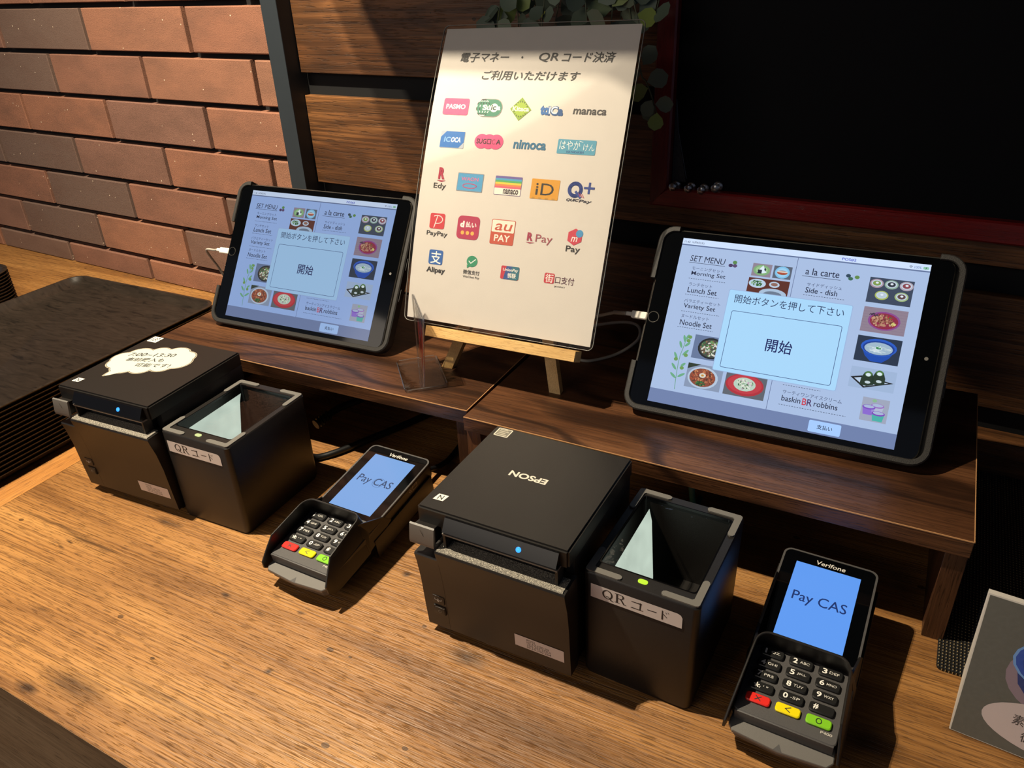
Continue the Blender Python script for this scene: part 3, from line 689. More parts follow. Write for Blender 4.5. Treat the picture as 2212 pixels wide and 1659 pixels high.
# ---- card terminals
def terminal(px, py, pz, ez, ex, ey, label, bright):
    Rt = Matrix.Rotation(ez, 4, 'Z') @ Matrix.Rotation(ex, 4, 'X') @ Matrix.Rotation(ey, 4, 'Y')
    t = empty('card_terminal', label, 'card terminal', mw=Matrix.Translation((px, py, pz)) @ Rt)
    inv = (Matrix.Translation((px, py, pz)) @ Rt).inverted()
    # body outline in face plane
    HW, V0, V1 = 0.0365, -0.1455, 0.0125
    top = rrect(0, (V0 + V1) / 2, 2 * HW, V1 - V0, 0.007, 4)
    def ring(ins, w): return [(a * (1 - ins / HW), (b - (V0 + V1) / 2) * (1 - ins / .079) + (V0 + V1) / 2, w) for a, b in top]
    def gr(ins, z):
        out = []
        for a, b, w in ring(ins, 0):
            q = (Matrix.Translation((px, py, pz)) @ Rt) @ Vector((a, b, 0)); s = (q.z - z); p = q - Vector((0, 0, 1)) * s; out.append(inv @ p)
        return out
    prism('body', [gr(0.010, 0.0005), gr(0.007, 0.006), ring(0.0012, -0.020), ring(0.0, -0.014), ring(0.0, -0.0015), ring(0.0012, 0.0)], M['black'], t, 35)
    # light bezel ring + glass around the display
    oo = rrect(0, -0.037, 0.0722, 0.0985, 0.0065, 5); ii = rrect(0, -0.037, 0.0690, 0.0955, 0.0052, 5)
    n = len(oo)
    prism('screen_bezel', [[(a, b, -0.0008) for a, b in oo], [(a, b, 0.0009) for a, b in oo], [(a, b, 0.0009) for a, b in ii], [(a, b, -0.0008) for a, b in ii], [(a, b, -0.0008) for a, b in oo]], M['charcoal'], t, 35, cap=False)
    slab('screen_glass', ii, 0.0, 0.0006, M['glass_black'], t)
    fl = Flat(0.00066)
    bg = '5f9bf2' if bright else '7ba7e2'
    fl.rect(-.0245, -.0765, .0245, 0.0, bg, 1)
    ink = '15306a' if bright else '2c4468'
    fl.text('Pay CAS', -.0200, -.0425, .0200, -.0300, ink, 0.004, 0, 2)
    if not bright: fl.ring(0.0045, -.0355, .0062, .0062, .0005, '5b7fb4', 2)
    sc = fl.build('display', M['screen'], t)
    fl = Flat(0.00066); fl.text('Verifone', -.0105, 0.0022, .0120, 0.0068, 'd8d4cc', 0.012, 0.12, 1); fl.build('maker_name', M['print'], t)
    # keypad plate
    slab('keypad_plate', rrect(0, -0.1160, 0.0670, 0.0660, 0.003, 4), 0.0, 0.0014, M['charcoal'], t, 0.0005)
    keys = [('1', 'QZ.'), ('2', 'ABC'), ('3', 'DEF'), ('4', 'GHI'), ('5', 'JKL'), ('6', 'MNO'), ('7', 'PRS'), ('8', 'TUV'), ('9', 'WXY'), ('*', ",'\""), ('0', '-SP'), ('#', ''), ('x', None), ('<', None), ('o', None)]
    for i, (a, b) in enumerate(keys):
        cx = (i % 3 - 1) * 0.0201; cy = -0.0962 - (i // 3) * 0.01005
        m = M['key'] if b is not None else (M['red'], M['yellow'], M['green'])[i - 12]
        k = slab('key', rrect(cx, cy, 0.0164, 0.0073, 0.0020, 3), 0.0014, 0.0036, m, t, 0.0006)
        if b is None: tag(k, ('red cancel key', 'yellow back key', 'green enter key')[i - 12])
        fl = Flat(0.00366)
        if b is None:
            if a == 'x': fl.line([(cx - .0018, cy - .0016), (cx + .0018, cy + .0016)], .0007, '2a0a08'); fl.line([(cx - .0018, cy + .0016), (cx + .0018, cy - .0016)], .0007, '2a0a08')
            elif a == '<': fl.line([(cx + .0016, cy + .0019), (cx - .0018, cy), (cx + .0016, cy - .0019)], .0006, '2a2608')
            else: fl.ring(cx, cy, .0017, .0019, .0006, '123008')
        elif a == '*':
            for j in range(5): fl.line([(cx - .0035, cy), (cx - .0035 + .0018 * math.cos(PI / 2 + j * 2 * PI / 5), cy + .0018 * math.sin(PI / 2 + j * 2 * PI / 5))], .0009, 'e6e2d8')
            fl.line([(cx - .0010, cy - .0005), (cx - .0014, cy - .0018)], .0005, 'd0ccc4'); fl.line([(cx + .0012, cy + .0010), (cx + .0010, cy + .0002)], .0004, 'd0ccc4')
            for dx in (.0032, .0040): fl.line([(cx + dx, cy + .0010), (cx + dx - .0001, cy + .0002)], .0004, 'd0ccc4')
        else:
            w_ = .0011 if a == '1' else .0026
            fl.text(a, cx - .0056 + (.0004 if a == '1' else 0), cy - .0021, cx - .0056 + w_ + .0006, cy + .0022, 'f6f2ea', 0.022)
            if b: fl.text(b, cx - .0009, cy - .0010, cx + .0056, cy + .0011, 'd8d4cc', 0.004)
        fl.build('key_legend', M['print'], k)
    fl = Flat(0.00146); fl.text('P400', .0225, -.1432, .0300, -.1412, 'c0bab0', 0.02); fl.build('model_mark', M['print'], t)
    # card slot: riser block under plate, slot, lip with notch
    box('slot_block', (-0.0325, 0.0325), (-0.1500, -0.1440), (-0.0080, 0.0010), M['charcoal'], t, 0.0006)
    lipo = [(-0.0340, -0.142), (-0.0345, -0.1545), (-0.0310, -0.1590), (-0.0040, -0.1612), (-0.0022, -0.1578), (0.0, -0.1572), (0.0022, -0.1578), (0.0040, -0.1612), (0.0310, -0.1590), (0.0345, -0.1545), (0.0340, -0.142)]
    lipo = [(-0.0340, -0.142), (-0.0345, -0.1545), (-0.0310, -0.1592), (0.0, -0.1618), (0.0310, -0.1592), (0.0345, -0.1545), (0.0340, -0.142)]
    slab('card_lip', lipo, -0.0122, -0.0088, M['grey'], t, 0.0006)
    mk('lip_notch', [(-.0028, -.1612, -.00872), (.0028, -.1612, -.00872), (0, -.1560, -.00872)], [(0, 1, 2)], M['charcoal'], t)
    slab('lower_jaw', [(-0.0330, -0.140), (-0.0330, -0.1530), (-0.0290, -0.1565), (0.0, -0.1585), (0.0290, -0.1565), (0.0330, -0.1530), (0.0330, -0.140)], -0.0200, -0.0124, M['charcoal'], t, 0.001)
    # privacy shield: U-shaped wall
    low = [(-0.0382, -0.1580), (-0.0384, -0.150), (-0.0384, -0.141), (-0.0384, -0.125), (-0.0384, -0.110), (-0.0382, -0.1000)]
    top_ = [(-0.0376, -0.1580), (-0.0362, -0.150), (-0.0345, -0.141), (-0.0338, -0.125), (-0.0332, -0.110), (-0.0328, -0.1030)]
    for i in range(1, 7):
        a = math.radians(180 - 15 * i); low.append((-0.0272 + 0.0110 * math.cos(a), -0.1000 + 0.0118 * math.sin(a))); top_.append((-0.0228 + 0.0100 * math.cos(a), -0.1030 + 0.0118 * math.sin(a)))
    low += [(-x, y) for x, y in low[::-1]]; top_ += [(-x, y) for x, y in top_[::-1]]
    path = low; rim = []
    for x, y in top_:
        if y > -0.104: h = 0.0200
        elif y > -0.142: h = 0.0165 + (y + .142) * .09
        else: h = 0.0165 - (-.142 - y) / .016 * .0195
        lo = -0.019 if y < -.1005 else -0.0015
        if y < -.149: lo = -0.019 + (-.149 - y) * .9
        rim.append((h, lo))
    n = len(path); th = 0.0018; outer = []; inner = []; o2_ = []; i2_ = []
    for P_, O_, I_ in ((low, outer, inner), (top_, o2_, i2_)):
        for i, (x, y) in enumerate(P_):
            a = P_[max(i - 1, 0)]; b = P_[min(i + 1, n - 1)]; d = math.hypot(b[0] - a[0], b[1] - a[1]) or 1; nx, ny = (b[1] - a[1]) / d, -(b[0] - a[0]) / d
            O_.append((x, y)); I_.append((x + nx * th, y + ny * th))
    V = []; F = []
    for i in range(n):
        h, lo = rim[i]
        A_, B_ = o2_[i], i2_[i]
        V += [(*outer[i], lo), (*A_, h - .0006), (A_[0] * .75 + B_[0] * .25, A_[1] * .75 + B_[1] * .25, h), (A_[0] * .25 + B_[0] * .75, A_[1] * .25 + B_[1] * .75, h), (*B_, h - .0006), (*inner[i], lo)]
    for i in range(n - 1):
        for k in range(6): F.append((i * 6 + k, i * 6 + (k + 1) % 6, (i + 1) * 6 + (k + 1) % 6, (i + 1) * 6 + k))
    F.append(tuple(range(6))); F.append(tuple((n - 1) * 6 + k for k in range(6)))
    bm = bmesh.new(); vs = [bm.verts.new(p) for p in V]
    for q in F: bm.faces.new([vs[i] for i in q])
    # side wings sloping back to the body
    for s in (-1, 1):
        w = [bm.verts.new(p) for p in [(s * .0335, -.1015, .0170), (s * .0382, -.1015, -.018), (s * .0378, -.064, -.010), (s * .0368, -.072, .0005), (s * .0318, -.1015, .0165), (s * .0366, -.1015, -.018), (s * .0364, -.064, -.010), (s * .0350, -.072, .0005)]]
        for q in ((0, 1, 2, 3), (4, 5, 6, 7), (0, 3, 7, 4), (1, 2, 6, 5), (2, 3, 7, 6), (0, 1, 5, 4)): bm.faces.new([w[i] for i in q])
    from_bm('privacy_shield', bm, M['black'], t, 40)
    # side rails and the card symbol on the right side
    for s in (-1, 1):
        a, b = sorted((s * 0.0362, s * 0.0386)); box('side_rail', (a, b), (-0.092, 0.004), (-0.0330, -0.0118), M['black'], t, 0.0009)
    fl = Flat(0.0); g = 'b8b2a8'
    fl.line([(-.0245, -.0025), (-.0175, -.0025), (-.0175, -.0075), (-.0245, -.0075)], .0004, g, 1, True); fl.line([(-.0180, -.0040), (-.0240, -.0040)], .0003, g)
    for dx in (0, .0024): fl.line([(-.0262 - dx, -.0028), (-.0285 - dx, -.0050), (-.0262 - dx, -.0072)], .0004, g)
    YZ = Matrix(((0, 0, 1, 0), (1, 0, 0, 0), (0, 1, 0, 0), (0, 0, 0, 1)))
    fl.build('card_symbol', M['print'], t, Matrix.Translation((0.0366, 0, 0)) @ YZ)
    return t
terminal(0.0505, 0.2104, 0.0526, -0.0179, 0.1354, 0.0, 'black card terminal with keypad hood standing between the two printers', False)
terminal(0.4628, 0.2235, 0.0521, -0.0360, 0.1339, 0.0, 'black card terminal with keypad hood and glowing blue screen at the front right', True)

# ---- tablets
def tablet(loc, a, p, label, num, mat, bright):
    t = empty('tablet', label, 'tablet', mw=Matrix.Translation(loc) @ Matrix.Rotation(a, 4, 'Z') @ Matrix.Rotation(p, 4, 'X'))
    slab('tablet_body', rrect(0, 0, 0.2506, 0.1741, 0.0100, 5), -0.0062, -0.0004, M['metal_edge'], t, 0.0008)
    slab('front_glass', rrect(0, 0, 0.2492, 0.1727, 0.0095, 5), -0.0004, 0.0, M['glass_black'], t)
    slab('case_back', rrect(0.0012, 0, 0.2590, 0.1790, 0.0120, 5), -0.0105, -0.0064, M['case'], t, 0.001)
    # bumper strips with gaps at the port side and along the top
    CX, W, H, R = 0.0018, 0.2642, 0.1812, 0.0155
    L, Rr, B, T = CX - W / 2, CX + W / 2, -H / 2, H / 2
    def arc(cx, cy, r, a0, a1, n=6): return [(cx + r * math.cos(math.radians(a0 + (a1 - a0) * i / n)), cy + r * math.sin(math.radians(a0 + (a1 - a0) * i / n))) for i in range(n + 1)]
    def strip(path, name='bumper'):
        th = 0.0056; n = len(path); V = []; F = []
        for i, (x, y) in enumerate(path):
            q = path[max(i - 1, 0)]; r = path[min(i + 1, n - 1)]; d = math.hypot(r[0] - q[0], r[1] - q[1]); nx, ny = -(r[1] - q[1]) / d, (r[0] - q[0]) / d
            ix, iy = x + nx * th, y + ny * th; mx, my = x + nx * .0012, y + ny * .0012
            V += [(x, y, -.0100), (x, y, .0006), (mx, my, .0018), (x + nx * (th - .0008), y + ny * (th - .0008), .0018), (ix, iy, .0008), (ix, iy, .0002), (x + nx * .0045, y + ny * .0045, -.0030), (x + nx * .0045, y + ny * .0045, -.0100)]
        for i in range(n - 1):
            for k in range(8): F.append((i * 8 + k, i * 8 + (k + 1) % 8, (i + 1) * 8 + (k + 1) % 8, (i + 1) * 8 + k))
        F.append(tuple(range(8))); F.append(tuple((n - 1) * 8 + k for k in range(8)))
        bm = bmesh.new(); vs = [bm.verts.new(q) for q in V]
        for q in F: bm.faces.new([vs[i] for i in q])
        return from_bm(name, bm, M['case'], t, 40)
    strip([(L, -0.0445), (L, B + R)] + arc(L + R, B + R, R, 180, 270)[1:] + [(-.05, B), (.05, B)] + arc(Rr - R, B + R, R, 270, 360) + [(Rr, -.02), (Rr, .02)] + arc(Rr - R, T - R, R, 0, 90) + [(0.1124, T)])
    strip([(-0.1116, T)] + arc(L + R, T - R, R, 90, 180) + [(L, 0.0378)])
    for v in (-.030, 0.006): box('case_button', (Rr - .0005, Rr + .0012), (v, v + .014), (-.006, -.001), M['case'], t, 0.0005)
    # kickstand that carries it
    pi_ = Matrix.Rotation(-p, 4, 'X')
    def wl(u, dy, dz): # dy,dz in upright frame relative to glass centre
        q = pi_ @ Vector((0, dy, dz)); return (u, q.y, q.z)
    zb = 0.1048 - loc[2]
    V = [wl(-.06, .020, .012), wl(.06, .020, .012), wl(.06, .0935, zb), wl(-.06, .0935, zb), wl(-.06, .024, .012), wl(.06, .024, .012), wl(.06, .0975, zb), wl(-.06, .0975, zb)]
    mk('kickstand', V, [(0, 1, 2, 3), (7, 6, 5, 4), (0, 4, 5, 1), (1, 5, 6, 2), (2, 6, 7, 3), (3, 7, 4, 0)], M['case'], t)
    # home button and camera
    hb = lathe('home_button', [(0.0047, 0.00005), (0.0047, 0.00015), (0.0001, 0.00015)], M['glass_black'], t, 28, Matrix.Translation((-0.1187, 0, 0.0)))
    lathe('button_ring', [(0.0055, 0.0), (0.0055, 0.0003), (0.0049, 0.0003), (0.0048, 0.0001)], M['home_ring'], hb, 28, Matrix.Translation((-0.1187, 0, 0.0)))
    lathe('front_camera', [(0.0016, 0.0), (0.0015, 0.0002), (0.0001, 0.0002)], M['grey'], t, 12, Matrix.Translation((0.1169, 0, 0)))
    # ---------------- display
    bg = 'a9bfe3' if bright else '98b6ec'
    f = Flat(0.0002, 4e-5); mm = .001
    K = '1c2440'
    def tx(b, x0, y0, x1, y1, col=K, bold=0.0, shear=0.0, l=2): f.text(b, x0 * mm, y0 * mm, x1 * mm, y1 * mm, col, bold, shear, l)
    def rc(x0, y0, x1, y1, col, l=1): f.rect(x0 * mm, y0 * mm, x1 * mm, y1 * mm, col, l)
    def el(x, y, a, b, col, l=3, rot=0, n=20): f.ell(x * mm, y * mm, a * mm, b * mm, col, l, rot, n)
    rc(-106.7, -80, 106.7, 80, bg, 0); rc(-106.7, 74.4, 106.7, 80, 'cfe2ff', 1); rc(-106.7, 73.2, 106.7, 74.4, '62749c', 1)
    rc(-106.7, -80, 106.7, -67, '6f81ac', 1)
    rc(-.1, -67, .35, 73.2, '5c6a92', 2)
    tx('11:42', -104.8, 75.7, -99.3, 77.7); tx('10月8日(水)', -97.5, 75.3, -86, 78.0); tx('POS#' + num, 36.5, 75.4, 48, 78.0, '1a2cc0', 0.01)
    for i in range(3): f.ring(.0915, .0756, .0005 + i * .0007, .0005 + i * .0007, .0003, '303a50', 2, 45, 135, 8)
    tx('100%', 94.2, 75.5, 99.6, 77.7, '5a78b0'); f.rrect(.1010, .0755, .1053, .0777, .0006, '8fc8b0', 2); f.line([(.1036, .0776), (.1029, .0766), (.1035, .0766), (.1028, .0756)], .0003, '123020', 3)
    tx('SET MENU', -96, 58.5, -63.5, 64.2, K, 0.0, 0.08); rc(-96.5, 57.0, -62.5, 57.4, K)
    for x, y, c_ in ((-57.5, 58.8, '4a3c66'), (-53.6, 58.9, '5a4872'), (-54.2, 62.0, '5a8a50')): el(x, y, 2.0, 1.7, c_)
    tx('モーニングセット', -92.3, 50.3, -62.4, 53.6, '3a4468'); tx('Morning Set', -92, 44.2, -60, 49.2, K, 0.006); f.dash(-.0935, -.0585, .0418, K)
    tx('ランチセット', -92, 34.6, -70, 37.9, '3a4468'); tx('Lunch Set', -92, 28.3, -64.4, 33.4, K, 0.006); f.dash(-.0935, -.0620, .0262, K)
    tx('バラエティーセット', -93, 18.6, -59, 22.0, '3a4468'); tx('Variety Set', -92.5, 11.9, -62.6, 17.6, K, 0.006); f.dash(-.0937, -.0580, .0098, K)
    tx('ヌードルセット', -92.5, 3.6, -66.5, 6.9, '3a4468'); tx('Noodle Set', -92.5, -3.4, -62.4, 1.8, K, 0.006); f.dash(-.0940, -.0605, -.0055, K)
    tx('a la carte', 8.6, 59.0, 37, 65.2, K, 0.006); rc(6.3, 57.2, 38.6, 57.6, K)
    for x, y, c_ in ((44.3, 62.3, '30485c'), (46.5, 59.9, '3c6a58'), (51.5, 61.8, '5f8a4a')): el(x, y, 2.0, 1.6, c_)
    tx('サイドディッシュ', 11.9, 48.6, 41.1, 52.0, '3a4468'); tx('Side - dish', 11.6, 42.6, 38.4, 47.6, K, 0.006); f.dash(.0105, .0448, .0404, K)
    f.dash(.0098, .0413, -.0424, K)
    tx('サーティワンアイスクリーム', 10.8, -50.2, 60.0, -46.6, '3a4468'); tx('baskin', 11, -56.6, 27.0, -51.6, K, 0.006); tx('B', 28.4, -57.2, 32.0, -51.2, 'c8364a', 0.01); tx('R', 32.4, -57.2, 36.8, -51.2, '4c3a68', 0.01); tx('robbins', 38.2, -56.6, 57.6, -51.6, K, 0.006)
    f.dash(.0095, .0650, -.0602, K)
    rnd = random.Random(5)
    def crumbs(cx, cy, a, b, cols, n, s0, s1, l=5):
        for i in range(n):
            r_ = math.sqrt(rnd.random()); th = rnd.random() * 2 * PI
            el(cx + a * r_ * math.cos(th), cy + b * r_ * math.sin(th), rnd.uniform(s0, s1), rnd.uniform(s0, s1) * .7, rnd.choice(cols), l + (i % 4), rnd.random() * 3, 7)
    # small photographs of dishes
    rc(-37.7, 51.9, -20.6, 63.8, '8f8494', 2); el(-29.2, 57.8, 7.4, 5.0, '7fae7a', 3); el(-29.2, 58.0, 5.4, 3.6, '9cc690', 4); f.poly([(x * mm, y * mm) for x, y in ((-33, 56), (-28.5, 62.5), (-24.5, 56), (-28, 55))], 'dcecf6', 5); rc(-32.4, 54.6, -28.8, 58.2, '1c2a38', 6); f.poly([(x * mm, y * mm) for x, y in ((-27, 61), (-25.2, 59), (-25.8, 56.8), (-27, 58.5))], '2a3442', 6)
    rc(-18.8, 52.0, -2.9, 63.8, '5a6476', 2); el(-10.9, 57.9, 6.5, 5.6, '7fc0e8', 3); el(-10.9, 57.9, 5.0, 4.2, '9cd0f0', 4); el(-10.9, 57.7, 4.6, 2.0, '9a5a40', 5); el(-10.9, 58.4, 4.6, .8, 'd8ccc0', 6); el(-10.9, 57.4, 4.4, .6, 'b04030', 6)
    rc(-38.8, 36.0, -2.6, 50.2, '5c2f2a', 2); el(-30.5, 45.2, 7.6, 4.2, 'b9d0e6', 3); crumbs(-30.5, 45.4, 5, 2.6, ['3e7a4a', '2c5a38', '7fae6a'], 40, .5, 1.1); el(-15.5, 45.8, 4.6, 2.8, 'b8cce0', 3); el(-15.5, 46.0, 3.0, 1.6, '8f6a60', 4); el(-15.5, 37.0, 12, 5.0, 'a8c0da', 3); el(-15.5, 36.5, 8, 3, '6a7a90', 4)
    rc(62.0, 41.5, 96.9, 63.8, '3c485e', 2)
    for x, y, c1, c2 in ((68.0, 58.6, 'a890a0', '7f9a50'), (79.6, 58.8, '8fae9c', '2c3440'), (91.3, 58.9, 'b0a4b4', '8a4450'), (73.5, 48.6, 'a8b860', 'b8c8d8'), (89.0, 49.2, 'a0b880', '60484a')):
        el(x, y, 5.4, 4.0, c1, 3); el(x, y + .2, 4.3, 3.0, 'c0cfe0', 4); el(x, y + .2, 3.2, 2.2, c2, 5); el(x + .2, y + .6, 1.2, .9, 'dfe8f4', 6)
    rc(62.1, 15.7, 96.8, 37.5, '8e7f90', 2)
    for i in range(9): rc(62.1, 16.5 + i * 2.4, 96.8, 16.8 + i * 2.4, '85768a', 3)
    el(79.5, 26.5, 12.8, 8.2, '8a4a90', 4); el(79.5, 26.4, 11.2, 7.0, '8e2c48', 5); crumbs(78.0, 26.6, 8.5, 5.0, ['a06a58', '8a5244', 'b98a70', '6e3c34', 'c09a80'], 110, .6, 1.5, 6); crumbs(87, 24.5, 2, 1.8, ['d8d090', 'c8b860'], 14, .5, 1.0, 10); crumbs(83, 29.5, 2.4, 1, ['b83038', '406a38'], 12, .5, .9, 10); crumbs(71, 31, 4, 1.4, ['3a3040', '544058'], 22, .5, .9, 10)
    rc(61.9, -10.2, 96.8, 11.9, '28364c', 2); f.poly([(x * mm, y * mm) for x, y in ((66, 3), (70, -5), (75, -9.4), (84, -9.4), (89, -5), (93.5, 3))], '1c4cae', 3); el(79.7, 3.2, 14.2, 7.4, '2a5cc4', 4); el(79.7, 2.6, 12.6, 6.2, '1a3e94', 5); el(79.7, 2.2, 11.2, 5.4, '9fb8cc', 6)
    for i in range(26):
        a = rnd.random() * 2 * PI; q = rnd.uniform(.1, .8); x, y = 79.7 + 9.5 * q * math.cos(a), 2.2 + 4.4 * q * math.sin(a); th = rnd.uniform(-.6, .6)
        f.line([((x - 2.2 * math.cos(th)) * mm, (y - 1.2 * math.sin(th)) * mm), (x * mm, (y + .4) * mm), ((x + 2.2 * math.cos(th)) * mm, (y + 1.2 * math.sin(th)) * mm)], .0006, rnd.choice(['d4e2ea', 'b4c8d2', 'c6d6e0']), 7 + i % 3)
    crumbs(79.5, 3.0, 1.8, 1.1, ['2c7a48', '4a9a58'], 14, .4, .8, 10)
    rc(61.9, -33.7, 97.7, -15.6, '9fb6d8', 2); f.poly([(x * mm, y * mm) for x, y in ((62.5, -25), (72, -22.5), (96.5, -25.5), (74, -33))], '1c2026', 3); f.poly([(x * mm, y * mm) for x, y in ((65.5, -25.6), (72.5, -23.8), (92.5, -26.0), (74.5, -31.6))], 'b8cce4', 4)
    for x, y in ((76, -24.5), (84.5, -22.5)):
        f.poly([((x + q) * mm, (y + w) * mm) for q, w in ((-5.5, -5.8), (-5, 0), (-3, 5), (0, 6.4), (3, 5), (5, 0), (5.2, -4.8), (0, -6.6))], '26382e', 5); el(x, y + 4.0, 2.9, 2.4, '4e7a44', 6); el(x, y + 3.3, 2.0, 1.5, 'd8e8f0', 7); el(x + .5, y - 3.2, 2.2, 1.2, 'c4d4dc', 6)
    rc(75.7, -60.3, 96.7, -40.3, '9ea6bc', 2)
    for x, y, c1, c2 in ((88.0, -48.0, 'b0b8d4', '9a70c0'), (81.5, -50.0, '8a6ad0', '7a4cc0'), (89.6, -54.4, '48b0a8', '7a40b8')):
        f.poly([((x + q) * mm, (y + w) * mm) for q, w in ((-4.8, 1), (4.8, 1), (3.8, -5), (-3.8, -5))], c1, 3 + int(y < -53) * 3); el(x, y + 1.6, 5.2, 2.0, c2, 4 + int(y < -53) * 3); el(x, y + 2.0, 4.2, 1.3, 'a8b8d8', 5 + int(y < -53) * 3)
    el(85, -42.4, 1.8, 1.4, '8ab890', 3)
    rc(-75.3, -32.5, -45, -10.3, '66789c', 2); el(-58.5, -21.4, 12.4, 10.0, '20262c', 3); el(-58.5, -21.4, 10.6, 8.4, '4a4e48', 4); crumbs(-58.5, -21.4, 9.6, 7.4, ['c8ccc0', '3e6a48', '8a6a50', 'e0dcd0', '5a4a40', '6a9a60'], 110, .8, 1.6)
    rc(-76.1, -60.1, -43.3, -37.5, '8898b4', 2); f.poly([(x * mm, y * mm) for x, y in ((-76, -37.5), (-76, -43), (-64, -37.5))], '2c3a30', 3); el(-60.5, -49.5, 14.0, 10.2, 'b4c8de', 3); el(-60.8, -49.5, 12.0, 8.6, '8a4c3a', 4); crumbs(-61, -49, 10.5, 7.2, ['a04c34', '7c3428', 'c08058', '5a3a30', 'b86a48'], 90, .7, 1.5); el(-61, -47.4, 3.0, 2.2, 'd8d8cc', 9); el(-61, -47.4, 1.4, 1.0, 'c89040', 10); crumbs(-62, -55, 4.4, 2.2, ['2c6038', '3e7a44', '1e4a2c'], 30, .6, 1.2, 9)
    rc(-40.1, -60.3, -3.8, -38.5, '5e646e', 2); el(-22.5, -49.2, 17.0, 10.0, 'b0303c', 3); el(-22.5, -48.6, 15.2, 8.4, 'c03c48', 4); el(-22.5, -48.6, 9.8, 6.2, 'b8d0c0', 5); crumbs(-22.5, -48.6, 7.4, 4.6, ['d0dcc8', '3e6a48', 'c0a0b8', '8aa888', 'e0e4d8'], 70, .6, 1.4, 6)
    # olive sprig
    st = [(-83.9, -64.6), (-84.6, -56), (-85.2, -48), (-85.6, -40), (-85.4, -32), (-84.0, -24), (-83.0, -16)]
    f.line([(x * mm, y * mm) for x, y in st], .0005, '5a9a6c', 2)
    for x, y, r_, s_ in ((-88, -52, 2.5, 3.8), (-80.5, -50.5, .6, 3.8), (-89, -43.5, 2.3, 3.8), (-80.8, -40.5, .7, 2.6), (-89.2, -33.5, 2.1, 4.2), (-81, -29, .9, 3.8), (-87, -22, 2.0, 3.6), (-80.8, -21, .8, 3.2), (-84.6, -16, 1.9, 3.6), (-82, -14, 1.2, 2.6)):
        el(x, y, s_, 1.2, '6aaa84', 3, r_, 10)
    for x, y in ((-81.4, -43.8), (-88.6, -36.4), (-80.2, -31.4), (-80.6, -17.4), (-79.8, -13.8)): el(x, y, 1.9, 1.7, '6e9a58', 4)
    # bottom button and the popup with its button
    f.rrect(.0374, -.0786, .0637, -.0685, .0012, 'a6ccff' if bright else 'a2c6fa', 3); tx('支払い', 44.4, -75.4, 57.0, -71.4, '1a2440', 0.012, 0, 4)
    pc = 'a9d8fb' if bright else 'a2cbf2'
    f.rrect(-.0537, -.0405, .0533, .0365, .0016, '9ab4dc', 21); f.rrect(-.0532, -.0400, .0528, .0360, .0014, pc, 22)
    tx('開始ボタンを押して下さい', -47.2, 24.6, 47.2, 32.4, '22305a', 0, 0, 24)
    P = [(x, y) for x, y in rrect(.0003, -.0098, .0952, .0532, .0016, 4)]; f.line(P, .00045, '33447a', 24, True)
    tx('開始', -11.6, -15.6, 11.2, -3.6, '141c5c', 0.008, 0, 24)
    f.build('display', mat, t)
    return t
M['home_ring'] = plain('home_button_ring', '54524e', 0.25, 0.6)
T1L, T2L = Vector((-0.1615, 0.3586, 0.1853)), Vector((0.3846, 0.3590, 0.1862))
tablet(T1L, 0.0326, 0.9829, 'tablet in black rubber case on the left riser, before the brick wall', '3', M['screen_dim'], False)
tablet(T2L, 0.0108, 0.9530, 'tablet in black rubber case on the right riser, below the framed blackboard', '2', M['screen'], True)

# ---- charging cables
def plug(name_parent, T, a, p):
    mw = Matrix.Translation(T) @ Matrix.Rotation(a, 4, 'Z') @ Matrix.Rotation(p, 4, 'X')
    o = slab('plug', rrect(-0.1335, 0, 0.0155, 0.0072, 0.0012, 3), -0.0062, -0.0008, M['white'], name_parent, 0.0008); o.matrix_world = mw
    o = slab('plug_neck', rrect(-0.1440, 0, 0.0058, 0.0038, 0.0009, 3), -0.0054, -0.0016, M['white'], name_parent, 0.0006); o.matrix_world = mw
    return mw @ Vector((-0.1465, 0, -0.0035))
cb = empty('charging_cable', 'white charging cable looping behind the sheet into the right tablet', 'cable')
e = plug(cb, T2L, 0.0108, 0.9530)
tube('strain_relief', [e, (0.2251, 0.371, 0.1785), (0.2200, 0.3735, 0.1770)], 0.0021, M['cable_white'], cb, 10, 3)
tube('cord', [(0.2210, 0.373, 0.1772), (0.2102, 0.378, 0.1715), (0.1948, 0.385, 0.1630), (0.1780, 0.400, 0.1485), (0.166, 0.430, 0.125), (0.160, 0.452, 0.1120), (0.163, 0.456, 0.1150), (0.1709, 0.445, 0.1241), (0.203, 0.44, 0.1356), (0.2221, 0.434, 0.1392), (0.2302, 0.428, 0.1349), (0.2285, 0.422, 0.1251), (0.2119, 0.418, 0.1102), (0.1964, 0.4027, 0.1066), (0.1806, 0.391, 0.1064), (0.160, 0.400, 0.1064), (0.150, 0.430, 0.1064), (0.155, 0.474, 0.1064)], 0.0017, M['cable_white'], cb, 10, 6)
cb = empty('charging_cable', 'white charging cable hanging from the left edge of the left tablet', 'cable')
e = plug(cb, T1L, 0.0326, 0.9829)
tube('cord', [e, (-0.3140, 0.357, 0.1822), (-0.3330, 0.361, 0.1790), (-0.3400, 0.3705, 0.1650), (-0.3420, 0.3805, 0.1480), (-0.3400, 0.388, 0.126), (-0.335, 0.400, 0.095), (-0.338, 0.41, 0.04), (-0.335, 0.42, 0.0024), (-0.345, 0.46, 0.0022)], 0.0015, M['cable_white'], cb, 8, 5)

